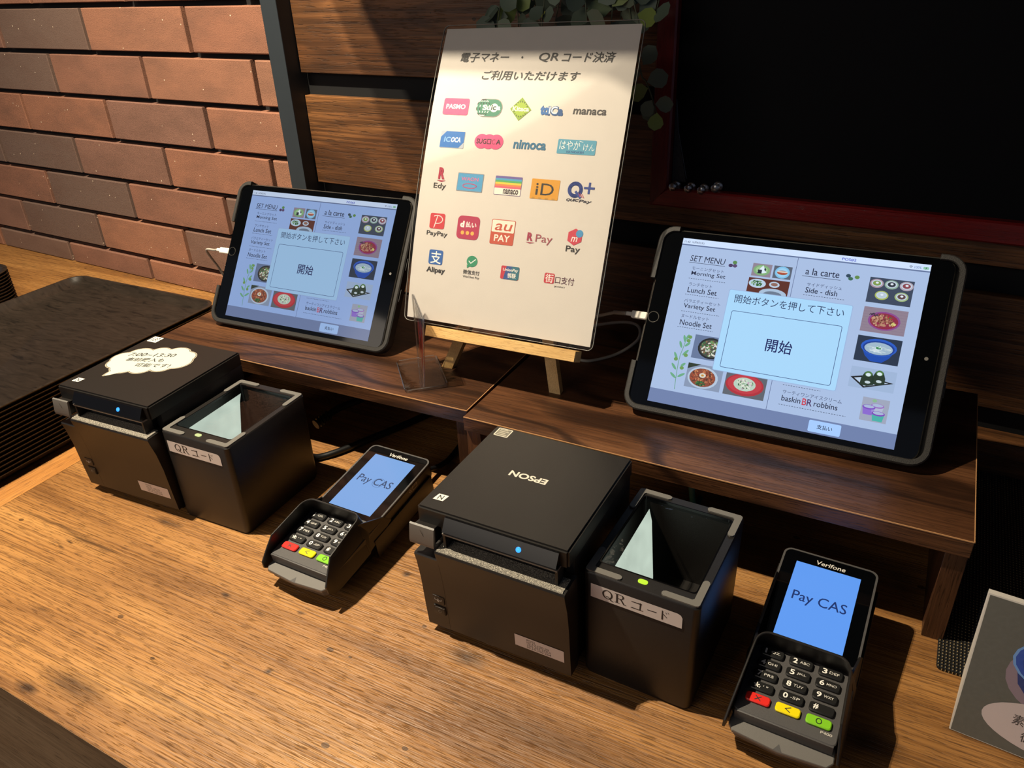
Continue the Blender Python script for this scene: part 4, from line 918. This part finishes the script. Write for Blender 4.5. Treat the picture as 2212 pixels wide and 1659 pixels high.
# ---- laminated sheet on the easel
SM = Matrix.Translation((0.1148, 0.3721, 0.3001)) @ Matrix.Rotation(-0.0255, 4, 'Z') @ Matrix.Rotation(1.1252, 4, 'X') @ Matrix.Rotation(0.0238, 4, 'Z')
sh = empty('laminated_notice', 'laminated white A4 payment notice with rows of coloured logos on the easel', 'sign', mw=SM)
def bend(u, v, w=0.0):
    k = max(0.0, 1 - (v / 0.152) ** 2) * min(1, max(0, (0.5 - u / 0.21)))
    return (u, v, w + 0.0095 * k)
def sheet(name, w, h, r, z, mat, parent, nx=14, ny=22):
    V = []; F = []
    for j in range(ny + 1):
        for i in range(nx + 1):
            x = -w / 2 + w * i / nx; y = -h / 2 + h * j / ny
            dx, dy = w / 2 - abs(x), h / 2 - abs(y)
            if dx < 1e-6 and dy < 1e-6: x -= math.copysign(r * .3, x); y -= math.copysign(r * .3, y)
            V.append(bend(x, y, z))
    for j in range(ny):
        for i in range(nx): a = j * (nx + 1) + i; F.append((a, a + 1, a + nx + 2, a + nx + 1))
    return mk(name, V, F, mat, parent, True)
sheet('paper', 0.2100, 0.2970, 0.0, 0.0, M['paper'], sh)
# clear pouch margin: a thin frame with real edge around the paper, and the film over it
sheet('film', 0.2165, 0.3045, 0.006, 0.0012, M['film'], sh)
edge = []
for x, y in rrect(0, 0, 0.2165, 0.3045, 0.0055, 4):
    edge.append((x, y))
E2 = []
for i in range(len(edge)):
    a, b = edge[i], edge[(i + 1) % len(edge)]; n_ = max(1, int(math.hypot(b[0] - a[0], b[1] - a[1]) / .02))
    for k in range(n_): E2.append((a[0] + (b[0] - a[0]) * k / n_, a[1] + (b[1] - a[1]) * k / n_))
V = []; F = []; n_ = len(E2)
for x, y in E2:
    s = 0.0006; V += [bend(x, y, -.0003), bend(x, y, .0009), bend(x * (1 - .0045), y * (1 - .0032), .0009), bend(x * (1 - .0045), y * (1 - .0032), -.0003)]
for i in range(n_):
    j = (i + 1) % n_
    for k in range(4): F.append((i * 4 + k, j * 4 + k, j * 4 + (k + 1) % 4, i * 4 + (k + 1) % 4))
M['film_edge'] = plain('laminate_edge', '8a8880', 0.25, var=0.1)
mk('film_edge', V, F, M['film_edge'], sh, True)

s = Flat(0.0002, 5e-5, bend); mm = .001
def T(b, x0, y0, x1, y1, col='201c1c', bold=0.0, shear=0.0, l=2): s.text(b, x0 * mm, y0 * mm, x1 * mm, y1 * mm, col, bold, shear, l)
def RR(x0, y0, x1, y1, r, col, l=1): s.rrect(x0 * mm, min(y0, y1) * mm, x1 * mm, max(y0, y1) * mm, r * mm, col, l)
def LN(pts, w, col, l=2, closed=False): s.line([(x * mm, y * mm) for x, y in pts], w * mm, col, l, closed)
def PL(pts, col, l=1): s.poly([(x * mm, y * mm) for x, y in pts], col, l)
T('電子マネー', -82.7, 114.0, -28, 123.6, '141212', 0.013, 0.22); s.ell(-.0121, .1188, .0011, .0011, '141212')
T('QR', 4.8, 114.2, 26.5, 123.2, '141212', 0.013, 0.22); T('コード決済', 30, 114.0, 83.0, 123.8, '141212', 0.013, 0.2)
T('ご利用いただけます', -54, 96.4, 50.5, 105.8, '141212', 0.013, 0.22)
# row 1
RR(-91.8, 60.7, -62.4, 77.4, 2, 'd84a7c'); T('PASMO', -88.5, 66.6, -66, 71.6, 'f4e8e8', 0.035)
RR(-53.8, 60.0, -24.4, 77.8, 8.5, '8a8a84', 1); RR(-53.2, 60.6, -25.0, 77.2, 8.2, '2c7a60', 2)
for q in (-1, -.5, 0, .5, 1):
    n = 15
    pts = [(-46.0 + q * 7.2 * math.cos(math.radians(-80 + 160 * i / n)), 69 + 8.0 * math.sin(math.radians(-80 + 160 * i / n))) for i in range(n + 1)]
    for i in range(0, n, 2): LN(pts[i:i + 2], 0.9, '16201c' if i % 4 else 'e8e8e0', 3)
T('Su', -46.5, 66.4, -37.4, 72.0, 'f4f0e6', 0.04, 0.1, 4); s.ell(-.0335, .0690, .0043, .0043, 'f4f0e6', 4); T('ic', -37.0, 66.8, -31.4, 72.0, '2a4a40', 0.03, 0.1, 5); T('a', -30.6, 66.8, -26.6, 70.6, 'f4f0e6', 0.04, 0.1, 5)
PL([(-4.3, 80.1), (7.2, 68.4), (-4.9, 57.5), (-15.8, 68.8)], '7e9c1e'); s.ell(-.0044, .0688, .0072, .0070, '93ae22', 2)
for i in range(18):
    if i % 9 in (7, 8): continue
    a = math.radians(20 + i * 20); LN([(-4.4 + 6.6 * math.cos(a), 68.8 + 6.6 * math.sin(a)), (-4.4 + 7.6 * math.cos(a + .06), 68.8 + 7.6 * math.sin(a + .06))], .7, '24300c', 3)
T('Kitaca', -13.0, 66.6, 4.8, 71.4, 'f0f0d8', 0.03, 0, 4)
T('to', 16.8, 64.0, 26.2, 73.4, '1a64a8', 0.06, 0, 3); T('ICa', 25.0, 63.6, 40.8, 72.8, '12508c', 0.06, 0, 2); T('IC', 26.0, 65.2, 34.6, 72.2, 'eaf0f4', 0.02, 0, 4)
T('manaca', 50.8, 65.8, 84.0, 71.0, '3a3636', 0.02, 0.1)
# row 2
RR(-89.3, 27.4, -61.3, 44.4, 1, 'a8b0bc'); PL([(-88.9, 38), (-83, 44), (-61.6, 44), (-61.6, 33.6), (-67, 27.8), (-88.9, 27.8)], '1668b4', 2)
T('IC', -84.8, 33.2, -77.4, 38.4, '7fb0e0', 0.03, 0.1, 3); T('OCA', -76.8, 33.2, -65.4, 38.4, 'eef2f4', 0.04, 0.1, 3)
for x in (-41.6, -33.5, -25.4): s.ell(x * mm, .0359, .0080, .0073, 'd8487c', 1)
T('SUG', -47.3, 33.4, -36.2, 38.4, '2a1018', 0.02, 0, 3); RR(-35.4, 33.4, -30.8, 38.4, .3, '2a1018', 3); RR(-34.6, 34.2, -31.6, 37.6, .2, 'd8487c', 4); T('C', -30.0, 33.4, -26.4, 38.4, '8c2a4c', 0.0, 0, 3); T('A', -25.4, 33.4, -20.0, 38.4, '2a1018', 0.02, 0, 3)
T('nimoca', -6.0, 30.6, 28.6, 39.6, '1f6a90', 0.03, 0.05)
RR(40.6, 28.6, 79.4, 42.2, 1, '4f9cb8'); T('はやか', 42.6, 32.6, 63.4, 41.0, 'eaf2f2', 0.0, 0.05, 3); T('けん', 67.0, 32.4, 78.2, 38.6, 'eaf2f2', 0.0, 0, 3); LN([(62.4, 41.0), (66, 40.2)], .5, 'eaf2f2', 3); T('HAYAKAKEN', 50.6, 29.6, 68.0, 31.8, '24508c', 0.01, 0, 3)
# row 3
T('R', -85.2, -4.4, -77.6, 7.4, 'a8183c', 0.06); PL([(-86.8, -5.6), (-75.8, -5.6), (-80.8, -7.2)], 'a8183c'); T('Edy', -89.2, -15.4, -74.6, -8.4, '26201e', 0.01)
RR(-62.4, -14.5, -32.9, 3.7, .8, '8a9098'); RR(-61.7, -13.8, -33.6, 3.0, .4, '4a9ac8', 2); T('WAON', -58.0, -4.0, -38.4, -.4, 'd86a94', 0.02, 0, 3); s.ring(-.0475, -.0090, .0078, .0022, .0007, 'd8386c', 3)
RR(-19.8, -14.9, 9.5, 3.5, .8, '7f6a9a', 1)
for i, c_ in enumerate(('6a5aa0', '4aa0c8', '52a85c', 'e8c840', 'e0804c', 'd85a72')): s.rect(-.0194, (1.2 - i * 1.9) * mm, .0091, (3.1 - i * 1.9) * mm, c_, 2)
RR(-19.4, -14.5, 9.1, -8.3, .5, 'efe8dc', 3); T('nanaco', -9.5, -13.8, 7.0, -9.0, '30242c', 0.03, 0, 4)
RR(19.7, -15.7, 49.2, 3.4, .8, 'd8971a')
for i in range(4): s.rect((22 + i * 7) * mm, -.0156, (25 + i * 7) * mm, -.0142, 'b8862a', 2)
s.ell(.0261, -.0016, .0011, .0011, '1e1a10', 3); T('i', 25.0, -11.8, 27.6, -3.6, '1e1a10', 0.02, 0, 2); T('D', 30.4, -11.8, 43.8, -.6, '1e1a10', 0.0, 0, 3)
s.ring(.0655, -.0040, .0058, .0058, .0034, '1c3c8c', 2); LN([(66.5, -6.0), (71.5, -11.0)], 2.4, '1c3c8c', 3)
for i in range(3): LN([(69.6 + i * 1.8, -7.2 - i * .3), (71.6 + i * 1.8, -10.4 - i * .3)], .6, 'b8405c', 3)
LN([(79.3, 3.0), (79.3, -6.4)], 2.0, '1c3c8c', 2); LN([(74.6, -1.7), (84, -1.7)], 2.0, '1c3c8c', 2)
T('QUIC', 57.2, -15.4, 69.4, -12.6, '2a2a3c', 0.03, 0.5); T('Pay', 70.2, -16.2, 82.6, -12.8, '2a2a3c', 0.02, 0.5)
# row 4
RR(-88.2, -54.6, -70.7, -39.0, 2, 'c82c38'); LN([(-82.6, -53.6), (-79.6, -41.8)], .9, 'f2e8e4', 2); s.ring(-.0796, -.0452, .0062, .0040, .0010, 'f2e8e4', 2, -100, 130); T('PayPay', -90.4, -62.9, -65.6, -57.0, '26201e', 0.01)
RR(-55.4, -61.8, -30.1, -38.6, 4.6, 'b0204c'); T('d', -52.2, -50.4, -47.4, -43.8, 'f4eae4', 0.06); T('払い', -46.0, -50.0, -33.6, -44.2, 'f4eae4', 0.03)
for x in (-48.6, -42.8, -37.2): s.ell(x * mm, -.0555, .0020, .0020, 'e8b04c', 2)
RR(-16.8, -63.1, 9.2, -38.8, 1.4, 'c04a30'); RR(-16.1, -51.2, 8.5, -39.5, 1.0, 'f0e6d4', 2); T('au', -13.2, -49.6, 4.8, -42.8, 'c04a30', 0.01, 0.25, 3); T('PAY', -12.2, -60.2, 5.2, -53.6, 'f4eadc', 0.02, 0, 3)
T('R', 23.4, -56.2, 29.6, -48.2, 'a02044', 0.05); PL([(22.2, -57.6), (32.2, -57.6), (27, -58.8)], 'a02044'); T('Pay', 32.6, -58.6, 50.2, -49.2, '9c3c4c', 0.0)
s.poly([((72.6 + 8.2 * math.cos(math.radians(90 + 60 * i))) * mm, (-48.0 + 8.0 * math.sin(math.radians(90 + 60 * i))) * mm) for i in range(6)], 'c83048'); s.ell(.0768, -.0446, .0036, .0036, '3a90c4', 2); T('m', 69.0, -52.6, 75.0, -48.0, 'f0e6e0', 0.01, 0.2, 3); T('Pay', 65.2, -64.0, 79.8, -56.6, '1e1a1a', 0.01)
# row 5
RR(-84.6, -90.8, -68.0, -76.0, 2, '1a5ca8'); T('支', -82.4, -90.0, -69.6, -77.2, 'f0f0ec', 0.01, 0, 2); T('Alipay', -86.0, -100.4, -63.6, -93.6, '1e1a1c', 0.03)
s.ell(-.0334, -.0830, .0062, .0056, '1f8a62'); PL([(-39, -86.5), (-35, -88), (-38.4, -90.2)], '1f8a62'); LN([(-37, -83), (-34.6, -85.0), (-29.6, -80.8)], .9, 'f0f0ec', 2); T('微信支付', -42.4, -96.2, -23.4, -91.8, '3a3838', 0.01); T('WeChat Pay', -42.2, -100.4, -23.0, -97.6, '3a3838', 0.005)
RR(0.2, -96.0, 20.2, -83.0, 1.4, 'c0283c'); PL([(6, -83.0), (19.4, -83.0), (20.2, -84.4), (20.2, -94.8), (18.6, -96.0), (3.6, -96)], '1f4c90', 2); PL([(12, -83.0), (19.4, -83.0), (20.2, -84.4), (20.2, -94.8), (18.6, -96.0), (10, -96)], '1d6a7c', 3)
T('UnionPay', 2.2, -88.8, 18.8, -85.2, 'f0ece4', 0.02, 0.1, 4); T('银联', 8.0, -94.6, 17.4, -89.6, 'f0ece4', 0.02, 0, 4)
RR(47.6, -94.4, 58.2, -84.6, 1.6, 'c02c3c'); T('街', 48.8, -93.6, 57.2, -85.4, 'f2e8e2', 0.01, 0, 2); T('口支付', 59.2, -93.6, 78.8, -86.6, '5a3040', 0.0); T('JKOPAY', 59.2, -97.6, 70.6, -95.8, '4a4446', 0.01)
s.build('printed_logos', M['print'], sh)

# easel
es = empty('tabletop_easel', 'small pale pine easel holding the laminated notice up', 'easel', mw=SM)
box('ledge_bar', (-0.0740, 0.0953), (-0.1648, -0.1540), (-0.0060, 0.0096), M['pine'], es, 0.0004, 1)
IM = SM.inverted()
def leg(name, p0, p1, w, d, mat=None):
    a, b = Vector(p0), Vector(p1); dr = (b - a).normalized(); X = Vector((1, 0, 0)); X = (X - dr * X.dot(dr)).normalized(); Y = dr.cross(X)
    ring = lambda c, fl_: [IM @ (c + X * i * w / 2 + Y * j * d / 2) for i, j in ((-1, -1), (1, -1), (1, 1), (-1, 1))]
    r0 = [c + X * 0 for c in [a]]; q = []
    for i, j in ((-1, -1), (1, -1), (1, 1), (-1, 1)):
        c = a + X * i * w / 2 + Y * j * d / 2; q.append(IM @ (c - dr * ((c.z - a.z) / dr.z)))
    return prism(name, [q, ring(b, 0)], M['pine_z'], es, None)
leg('leg', (0.0490, 0.3245, 0.1046), (0.1150, 0.3640, 0.2650), 0.0120, 0.0080)
leg('leg', (0.1800, 0.3190, 0.1046), (0.1370, 0.3640, 0.2650), 0.0120, 0.0080)
leg('rear_leg', (0.1200, 0.4500, 0.1046), (0.1260, 0.3750, 0.2600), 0.0100, 0.0070)
o = box('cross_bar', (-0.030, 0.030), (-0.070, -0.060), (-0.0300, -0.0050), M['pine'], es); o.hide_render = False

# ---- acrylic stand
ac = empty('acrylic_stand', 'small clear acrylic card stand with red streaks, seen edge-on before the easel', 'stand')
c0, c1, c2_, c3_ = Vector((-0.0087, 0.3077, 0)), Vector((0.0233, 0.3386, 0)), Vector((0.0727, 0.2839, 0)), Vector((0.0393, 0.2545, 0))
base = [c0, c3_, c2_, c1]; cen = (c0 + c1 + c2_ + c3_) / 4
def corner(p, q, r, k=.004): return [p + (q - p).normalized() * k, p + ((q - p).normalized() + (r - p).normalized()) * k * .3, p + (r - p).normalized() * k]
P = []
for i in range(4): P += corner(base[i], base[i - 1], base[(i + 1) % 4])
prism('base_plate', [[(p.x, p.y, 0.1046) for p in P], [(p.x, p.y, 0.1076) for p in P]], M['acrylic'], ac, None)
a, b = Vector((0.0530, 0.2705, 0)), Vector((0.0185, 0.3110, 0)); d = (b - a).normalized(); nn = Vector((-d.y, d.x, 0)) * 0.0011
def plate(name, s0, s1, z0, z1, th, mat, off=0.0):
    p, q = a + (b - a) * s0, a + (b - a) * s1; n2 = Vector((-d.y, d.x, 0)) * th; o2 = Vector((-d.y, d.x, 0)) * off
    L = (q - p).length; pts = rrect(L / 2, (z0 + z1) / 2, L, z1 - z0, 0.003, 3)
    return prism(name, [[p + d * x + Vector((0, 0, y)) - n2 + o2 for x, y in pts], [p + d * x + Vector((0, 0, y)) + n2 + o2 for x, y in pts]], mat, ac, 35)
M['acrylic_edge'] = film('clear_acrylic_edge', 0.25, 0.30)
nrm = Vector((.7699, .6381, 0)); A0, B0 = Vector((.0532, .268, .1078)), Vector((.0243, .3030, .1078)); A1, B1 = Vector((.0582, .2722, .1836)), Vector((.0258, .3038, .1935))
th_ = nrm * 0.0012
prism('upright_plate', [[A0 - th_, B0 - th_, B1 - th_, A1 - th_], [A0 + th_, B0 + th_, B1 + th_, A1 + th_]], M['acrylic'], ac, None)
for p_, q_ in ((A0, A1), (A1, B1), (B1, B0)):
    tube('plate_edge', [p_ + (q_ - p_) * .01, q_ - (q_ - p_) * .01], 0.0007, M['acrylic_edge'], ac, 6, 1)
for i in range(4):
    p_, q_ = base[i], base[(i + 1) % 4]; tube('base_edge', [(*(p_ + (q_ - p_) * .06).xy, .1073), (*(q_ + (p_ - q_) * .06).xy, .1073)], 0.0006, M['acrylic_edge'], ac, 6, 1)
def red_card():
    m, nt, b_ = newmat('red_printed_film')
    n = noise(nt, coords(nt, (120, 120, 18)), 1, 3, 0.7)
    mk_ = ramp(nt, n, [(0.50, 0.0), (0.56, 1.0)])
    b_.inputs['Base Color'].default_value = lin('c83a24'); b_.inputs['Roughness'].default_value = 0.4
    nt.links.new(mk_, b_.inputs['Alpha']); return m
M['redfilm'] = red_card()
off_ = nrm * 0.0016
def on_pl(s_, t_): return (A0 + (B0 - A0) * s_) * (1 - t_) + (A1 + (B1 - A1) * s_) * t_ + off_
mk('red_film', [on_pl(.08, .06), on_pl(.9, .06), on_pl(.9, .80), on_pl(.08, .80)], [(0, 1, 2, 3)], M['redfilm'], ac)

# ---- framed blackboard on the wall
bb = empty('framed_blackboard', 'black board in a dark red lacquered frame hung on the planks', 'blackboard', loc=wall.location, rot=(0, 0, WA))
uL = 1.4625; zB = 0.2435; FW = 0.0210; uR = 2.40; zT = 0.80
box('board', (uL + .005, uR - .005), (0.011, 0.0195), (zB + .005, zT - .005), M['board'], bb)
def frame(name, pts, mat):
    r0 = [(x, 0.0195, z) for x, z in pts]; c = (sum(p[0] for p in pts) / 4, sum(p[1] for p in pts) / 4)
    prism(name, [r0, [(x, 0.002, z) for x, z in pts], [(x + (c[0] - x) * (.0 if abs(c[0] - x) > .1 else .18), 0.0, z + (c[1] - z) * (.0 if abs(c[1] - z) > .1 else .18)) for x, z in pts]], mat, bb, None)
frame('frame_rail', [(uL, zB), (uR, zB), (uR - FW, zB + FW), (uL + FW, zB + FW)], M['redwood'])
frame('frame_rail', [(uL, zT), (uR, zT), (uR - FW, zT - FW), (uL + FW, zT - FW)], M['redwood'])
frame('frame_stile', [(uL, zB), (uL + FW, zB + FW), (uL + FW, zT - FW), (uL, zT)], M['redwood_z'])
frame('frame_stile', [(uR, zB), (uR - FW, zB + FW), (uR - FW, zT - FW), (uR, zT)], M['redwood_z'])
fl = Flat(0.0); fl.line([(1.4846, .3557), (1.4880, .3250), (1.5005, .2740)], .0006, '4c5a68'); fl.poly([(1.4840, .3557), (1.4842, .2700), (1.5000, .2700), (1.4876, .3250)], '10161c')
fl.build('chalk_smear', M['print'], bb, Matrix.Translation((0, .0108, 0)) @ XZ)
# push pins
for i, (u, z) in enumerate(((1.4894, .2662), (1.5068, .2660), (1.5214, .2656), (1.5364, .2694))):
    nm = ('leftmost', 'second from left', 'third from left', 'rightmost and slightly higher')[i]
    p = empty('push_pin', 'clear plastic push pin at the board corner, %s of four' % nm, 'push pin', mw=Matrix.Translation(wall.location) @ Matrix.Rotation(WA, 4, 'Z') @ Matrix.Translation((u, .0109, z)) @ Matrix.Rotation(PI / 2, 4, 'X'))
    p['group'] = 'clear push pins in the board corner'
    lathe('pin_head', [(.0001, 0), (.0054, 0), (.0056, .0010), (.0050, .0020), (.0030, .0028), (.0026, .0060), (.0030, .0090), (.0042, .0108), (.0043, .0122), (.0032, .0130), (.0001, .0131)], M['crystal'], p, 20)
    lathe('pin_shaft', [(.0005, .0005), (.0005, .0095), (.0001, .0100)], M['metal_edge'], p, 8)

# ---- hanging plant
pl = empty('hanging_plant', 'artificial trailing vine with small round grey-green leaves above the notice', 'plant', (0.12, 0.49, 0.47))
lv = []; lf = []
outl = [(0, 0), (.28, .34), (.58, .46), (.82, .34), (1.0, .0), (.82, -.34), (.58, -.46), (.28, -.34)]
lv = [(0, 0, 0)] + [(x, y, 0.10 * abs(y) + .05 * x * x) for x, y in outl[1:]] + [(.35, 0, -.02), (.7, 0, -.01)]
lf = [(0, 8, 1), (8, 2, 1), (8, 9, 2), (9, 3, 2), (9, 4, 3), (0, 7, 8), (8, 7, 6), (8, 6, 9), (9, 6, 5), (9, 5, 4)]
leaf0 = mk('leaf', lv, lf, M['leaf'], pl, True)
rl = random.Random(11); first = True
def put_leaf(p, rot, s):
    global first
    if first: o = leaf0; first = False
    else: o = mk('leaf', None, None, None, pl, mesh=leaf0.data)
    o.matrix_local = Matrix.Translation(Vector(p) - Vector((0.12, 0.49, 0.47))) @ rot.to_matrix().to_4x4() @ Matrix.Scale(s, 4)
def facing(ang, tilt, yaw):
    # leaf lies in x-z plane facing -y, pointing at angle ang
    return (Matrix.Rotation(yaw, 3, 'Z') @ Matrix.Rotation(tilt, 3, 'X') @ Matrix.Rotation(-ang, 3, 'Y') @ Matrix.Rotation(PI / 2, 3, 'X')).to_quaternion()
stems = []
for i in range(11):
    x0 = 0.045 + i * 0.0165; y0 = 0.475 + (i % 3) * 0.014; zt = 0.60; zb = rl.uniform(0.405, 0.440) if i not in (0,) else 0.425
    pts = [(x0 + rl.uniform(-.01, .01), y0, zt), (x0 + rl.uniform(-.01, .01), y0 - .006, .53), (x0 + rl.uniform(-.008, .008), y0, .47), (x0 + rl.uniform(-.008, .008), y0, zb)]
    stems.append(pts)
stems.append([(0.180, 0.488, 0.470), (0.1974, 0.492, 0.3902), (0.2037, 0.492, 0.3795), (0.2118, 0.492, 0.362), (0.2202, 0.492, 0.3370)])
for pts in stems:
    lp_ = [tuple(Vector(p) - Vector((0.12, 0.49, 0.47))) for p in pts]
    tube('stem', lp_, (0.0011, 0.0006), M['stem'], pl, 6, 4)
for pts in stems[:-1]:
    for k in range(13):
        t = k / 12; z = pts[0][2] + (pts[-1][2] - pts[0][2]) * t; seg = min(2, int(t * 3)); q0, q1 = Vector(pts[seg]), Vector(pts[seg + 1]); tt = t * 3 - seg
        p = q0 + (q1 - q0) * tt; sd = 1 if k % 2 else -1
        put_leaf(p, facing((0 if sd > 0 else PI) + rl.uniform(-.9, .5) * sd, rl.uniform(-.7, .5), rl.uniform(-.7, .7)), rl.uniform(.018, .026))
for x, z, a_, s_ in ((.2010, .3949, 1.0, .021), (.2060, .3790, .3, .022), (.2075, .3730, 3.6, .021), (.2155, .3580, .05, .019), (.2150, .3560, 3.9, .019), (.2120, .3620, 4.3, .018), (.1990, .3870, 3.3, .018), (.2180, .3500, 4.6, .018)):
    put_leaf((x, .489, z), facing(a_, rl.uniform(-.4, .3), rl.uniform(-.4, .4)), s_)
for x, z, a_ in ((.0560, .4400, 3.1), (.156, .452, .6), (.171, .448, 1.0)): put_leaf((x, .480, z), facing(a_, 0, 0), .024)

# ---- woven mat
wm = empty('woven_placemat', 'black woven placemat lying right of the right riser', 'placemat', (0.5510, 0.2045, 0.0), (0, 0, -0.010))
slab('weave', rrect(0.18, 0.152, 0.36, 0.300, 0.004, 3), 0.0003, 0.0022, M['mat'], wm)

# ---- menu card
MA = -0.0940
mc = empty('menu_card', 'grey laminated menu card with blue noodle bowl picture, cut off at lower right', 'menu card', mw=Matrix.Translation((0.5615, 0.1525, 0.0006)) @ Matrix.Rotation(MA, 4, 'Z') @ Matrix.Rotation(PI / 2 - math.atan(.36), 4, 'X'))
slab('card', [(0, 0), (.148, 0), (.148, .1055), (0, .1055)], -0.0006, 0.0, M['paper'], mc)
prism('holder_side', [[(-.0002, 0, -.0006), (-.0002, .1055, -.0006), (-.0002, .1055, -.0090), (-.0002, .0390, -.0200), (-.0002, .0340, -.0195), (-.0002, .001, -.0016)], [(.148, 0, -.0006), (.148, .1055, -.0006), (.148, .1055, -.0090), (.148, .0390, -.0200), (.148, .0340, -.0195), (.148, .001, -.0016)]], M['paper'], mc, None)
slab('clear_sleeve', [(-.0045, -.0006), (.1500, -.0006), (.1500, .1065), (-.0025, .1065)], 0.0006, 0.0009, M['film'], mc)
box('back_foot', (.002, .146), (0.006, 0.008), (-.030, -.006), M['acrylic'], mc)
fl = Flat(0.0001, 5e-5)
fl.rect(.0008, .0005, .1475, .1045, '5c5a52', 1)
fl.ell(.0560, .0570, .0345, .0250, '8c7884', 2); fl.poly([(.026, .066), (.030, .050), (.045, .034), (.080, .030), (.100, .050), (.104, .066)], '1c2c70', 3)
fl.ell(.0650, .0680, .0420, .0215, '6f9ad8', 4); fl.ell(.0655, .0680, .0408, .0203, '2348a8', 5); fl.ell(.0660, .0670, .0370, .0175, '1c3c94', 6); fl.ell(.0665, .0660, .0330, .0150, '8fa0c0', 7)
rm = random.Random(3)
for i in range(46):
    aa = rm.random() * 2 * PI; q = rm.uniform(0, .85); x, y = .0665 + .031 * q * math.cos(aa), .0660 + .0135 * q * math.sin(aa); th = rm.uniform(-1, 1)
    fl.line([(x - .005 * math.cos(th), y - .003 * math.sin(th)), (x, y + .001), (x + .005 * math.cos(th), y + .003 * math.sin(th))], .0022, rm.choice(['d8c8b8', 'c8b4a8', 'e4d8cc']), 8 + i % 4)
fl.ell(.0660, .0225, .0510, .0185, 'c9b9b8', 8, .0, 40)
fl.text('素うど', .0330, .0215, .0560, .0290, '3a302c', 0.0, 0, 10); fl.text('御座', .0400, .0110, .0560, .0180, '3a302c', 0.0, 0, 10)
fl.build('printed_picture', M['print'], mc)

# ---- cables under the risers
cc = empty('power_cable', 'thick black cable with ribbed boot under the left riser', 'cable')
tube('cord', [(-0.085, 0.330, 0.030), (-0.0975, 0.3000, 0.0300), (-0.0995, 0.2850, 0.0290)], 0.0042, M['cable_black'], cc, 10, 4)
for k in range(5): tube('boot_rib', [(-0.0995 - k * .0010, 0.2840 - k * .0042, 0.0288 - k * .0008), (-0.1000 - k * .0010, 0.2818 - k * .0042, 0.0284 - k * .0008)], 0.0060, M['cable_black'], cc, 10, 1)
tube('cord_tail', [(-0.085, 0.330, 0.030), (-0.070, 0.380, 0.035), (-0.060, 0.440, 0.0055)], 0.0030, M['cable_black'], cc, 8, 5)
cc = empty('data_cable', 'thin black cable on the counter between left scanner and left riser', 'cable')
tube('cord', [(-0.095, 0.216, 0.0300), (-0.088, 0.226, 0.012), (-0.080, 0.236, 0.0042), (-0.066, 0.255, 0.0042), (-0.050, 0.290, 0.0042), (-0.020, 0.36, 0.0042), (0.0, 0.44, 0.0042)], 0.0040, M['cable_black'], cc, 8, 5)
cc = empty('teal_cable', 'teal cable end behind the right scanner under the riser', 'cable')
tube('cord', [(0.338, 0.262, 0.084), (0.336, 0.275, 0.060), (0.334, 0.300, 0.020), (0.330, 0.340, 0.0034)], 0.0030, M['teal'], cc, 8, 4)
cc = empty('terminal_lead', 'black lead running back from the terminal between the printers', 'cable')
tube('cord', [(0.0550, 0.226, 0.030), (0.0560, 0.245, 0.018), (0.058, 0.29, 0.0035), (0.050, 0.36, 0.0035), (0.045, 0.44, 0.0035)], 0.0030, M['cable_black'], cc, 8, 4)
bpy.context.view_layer.update()
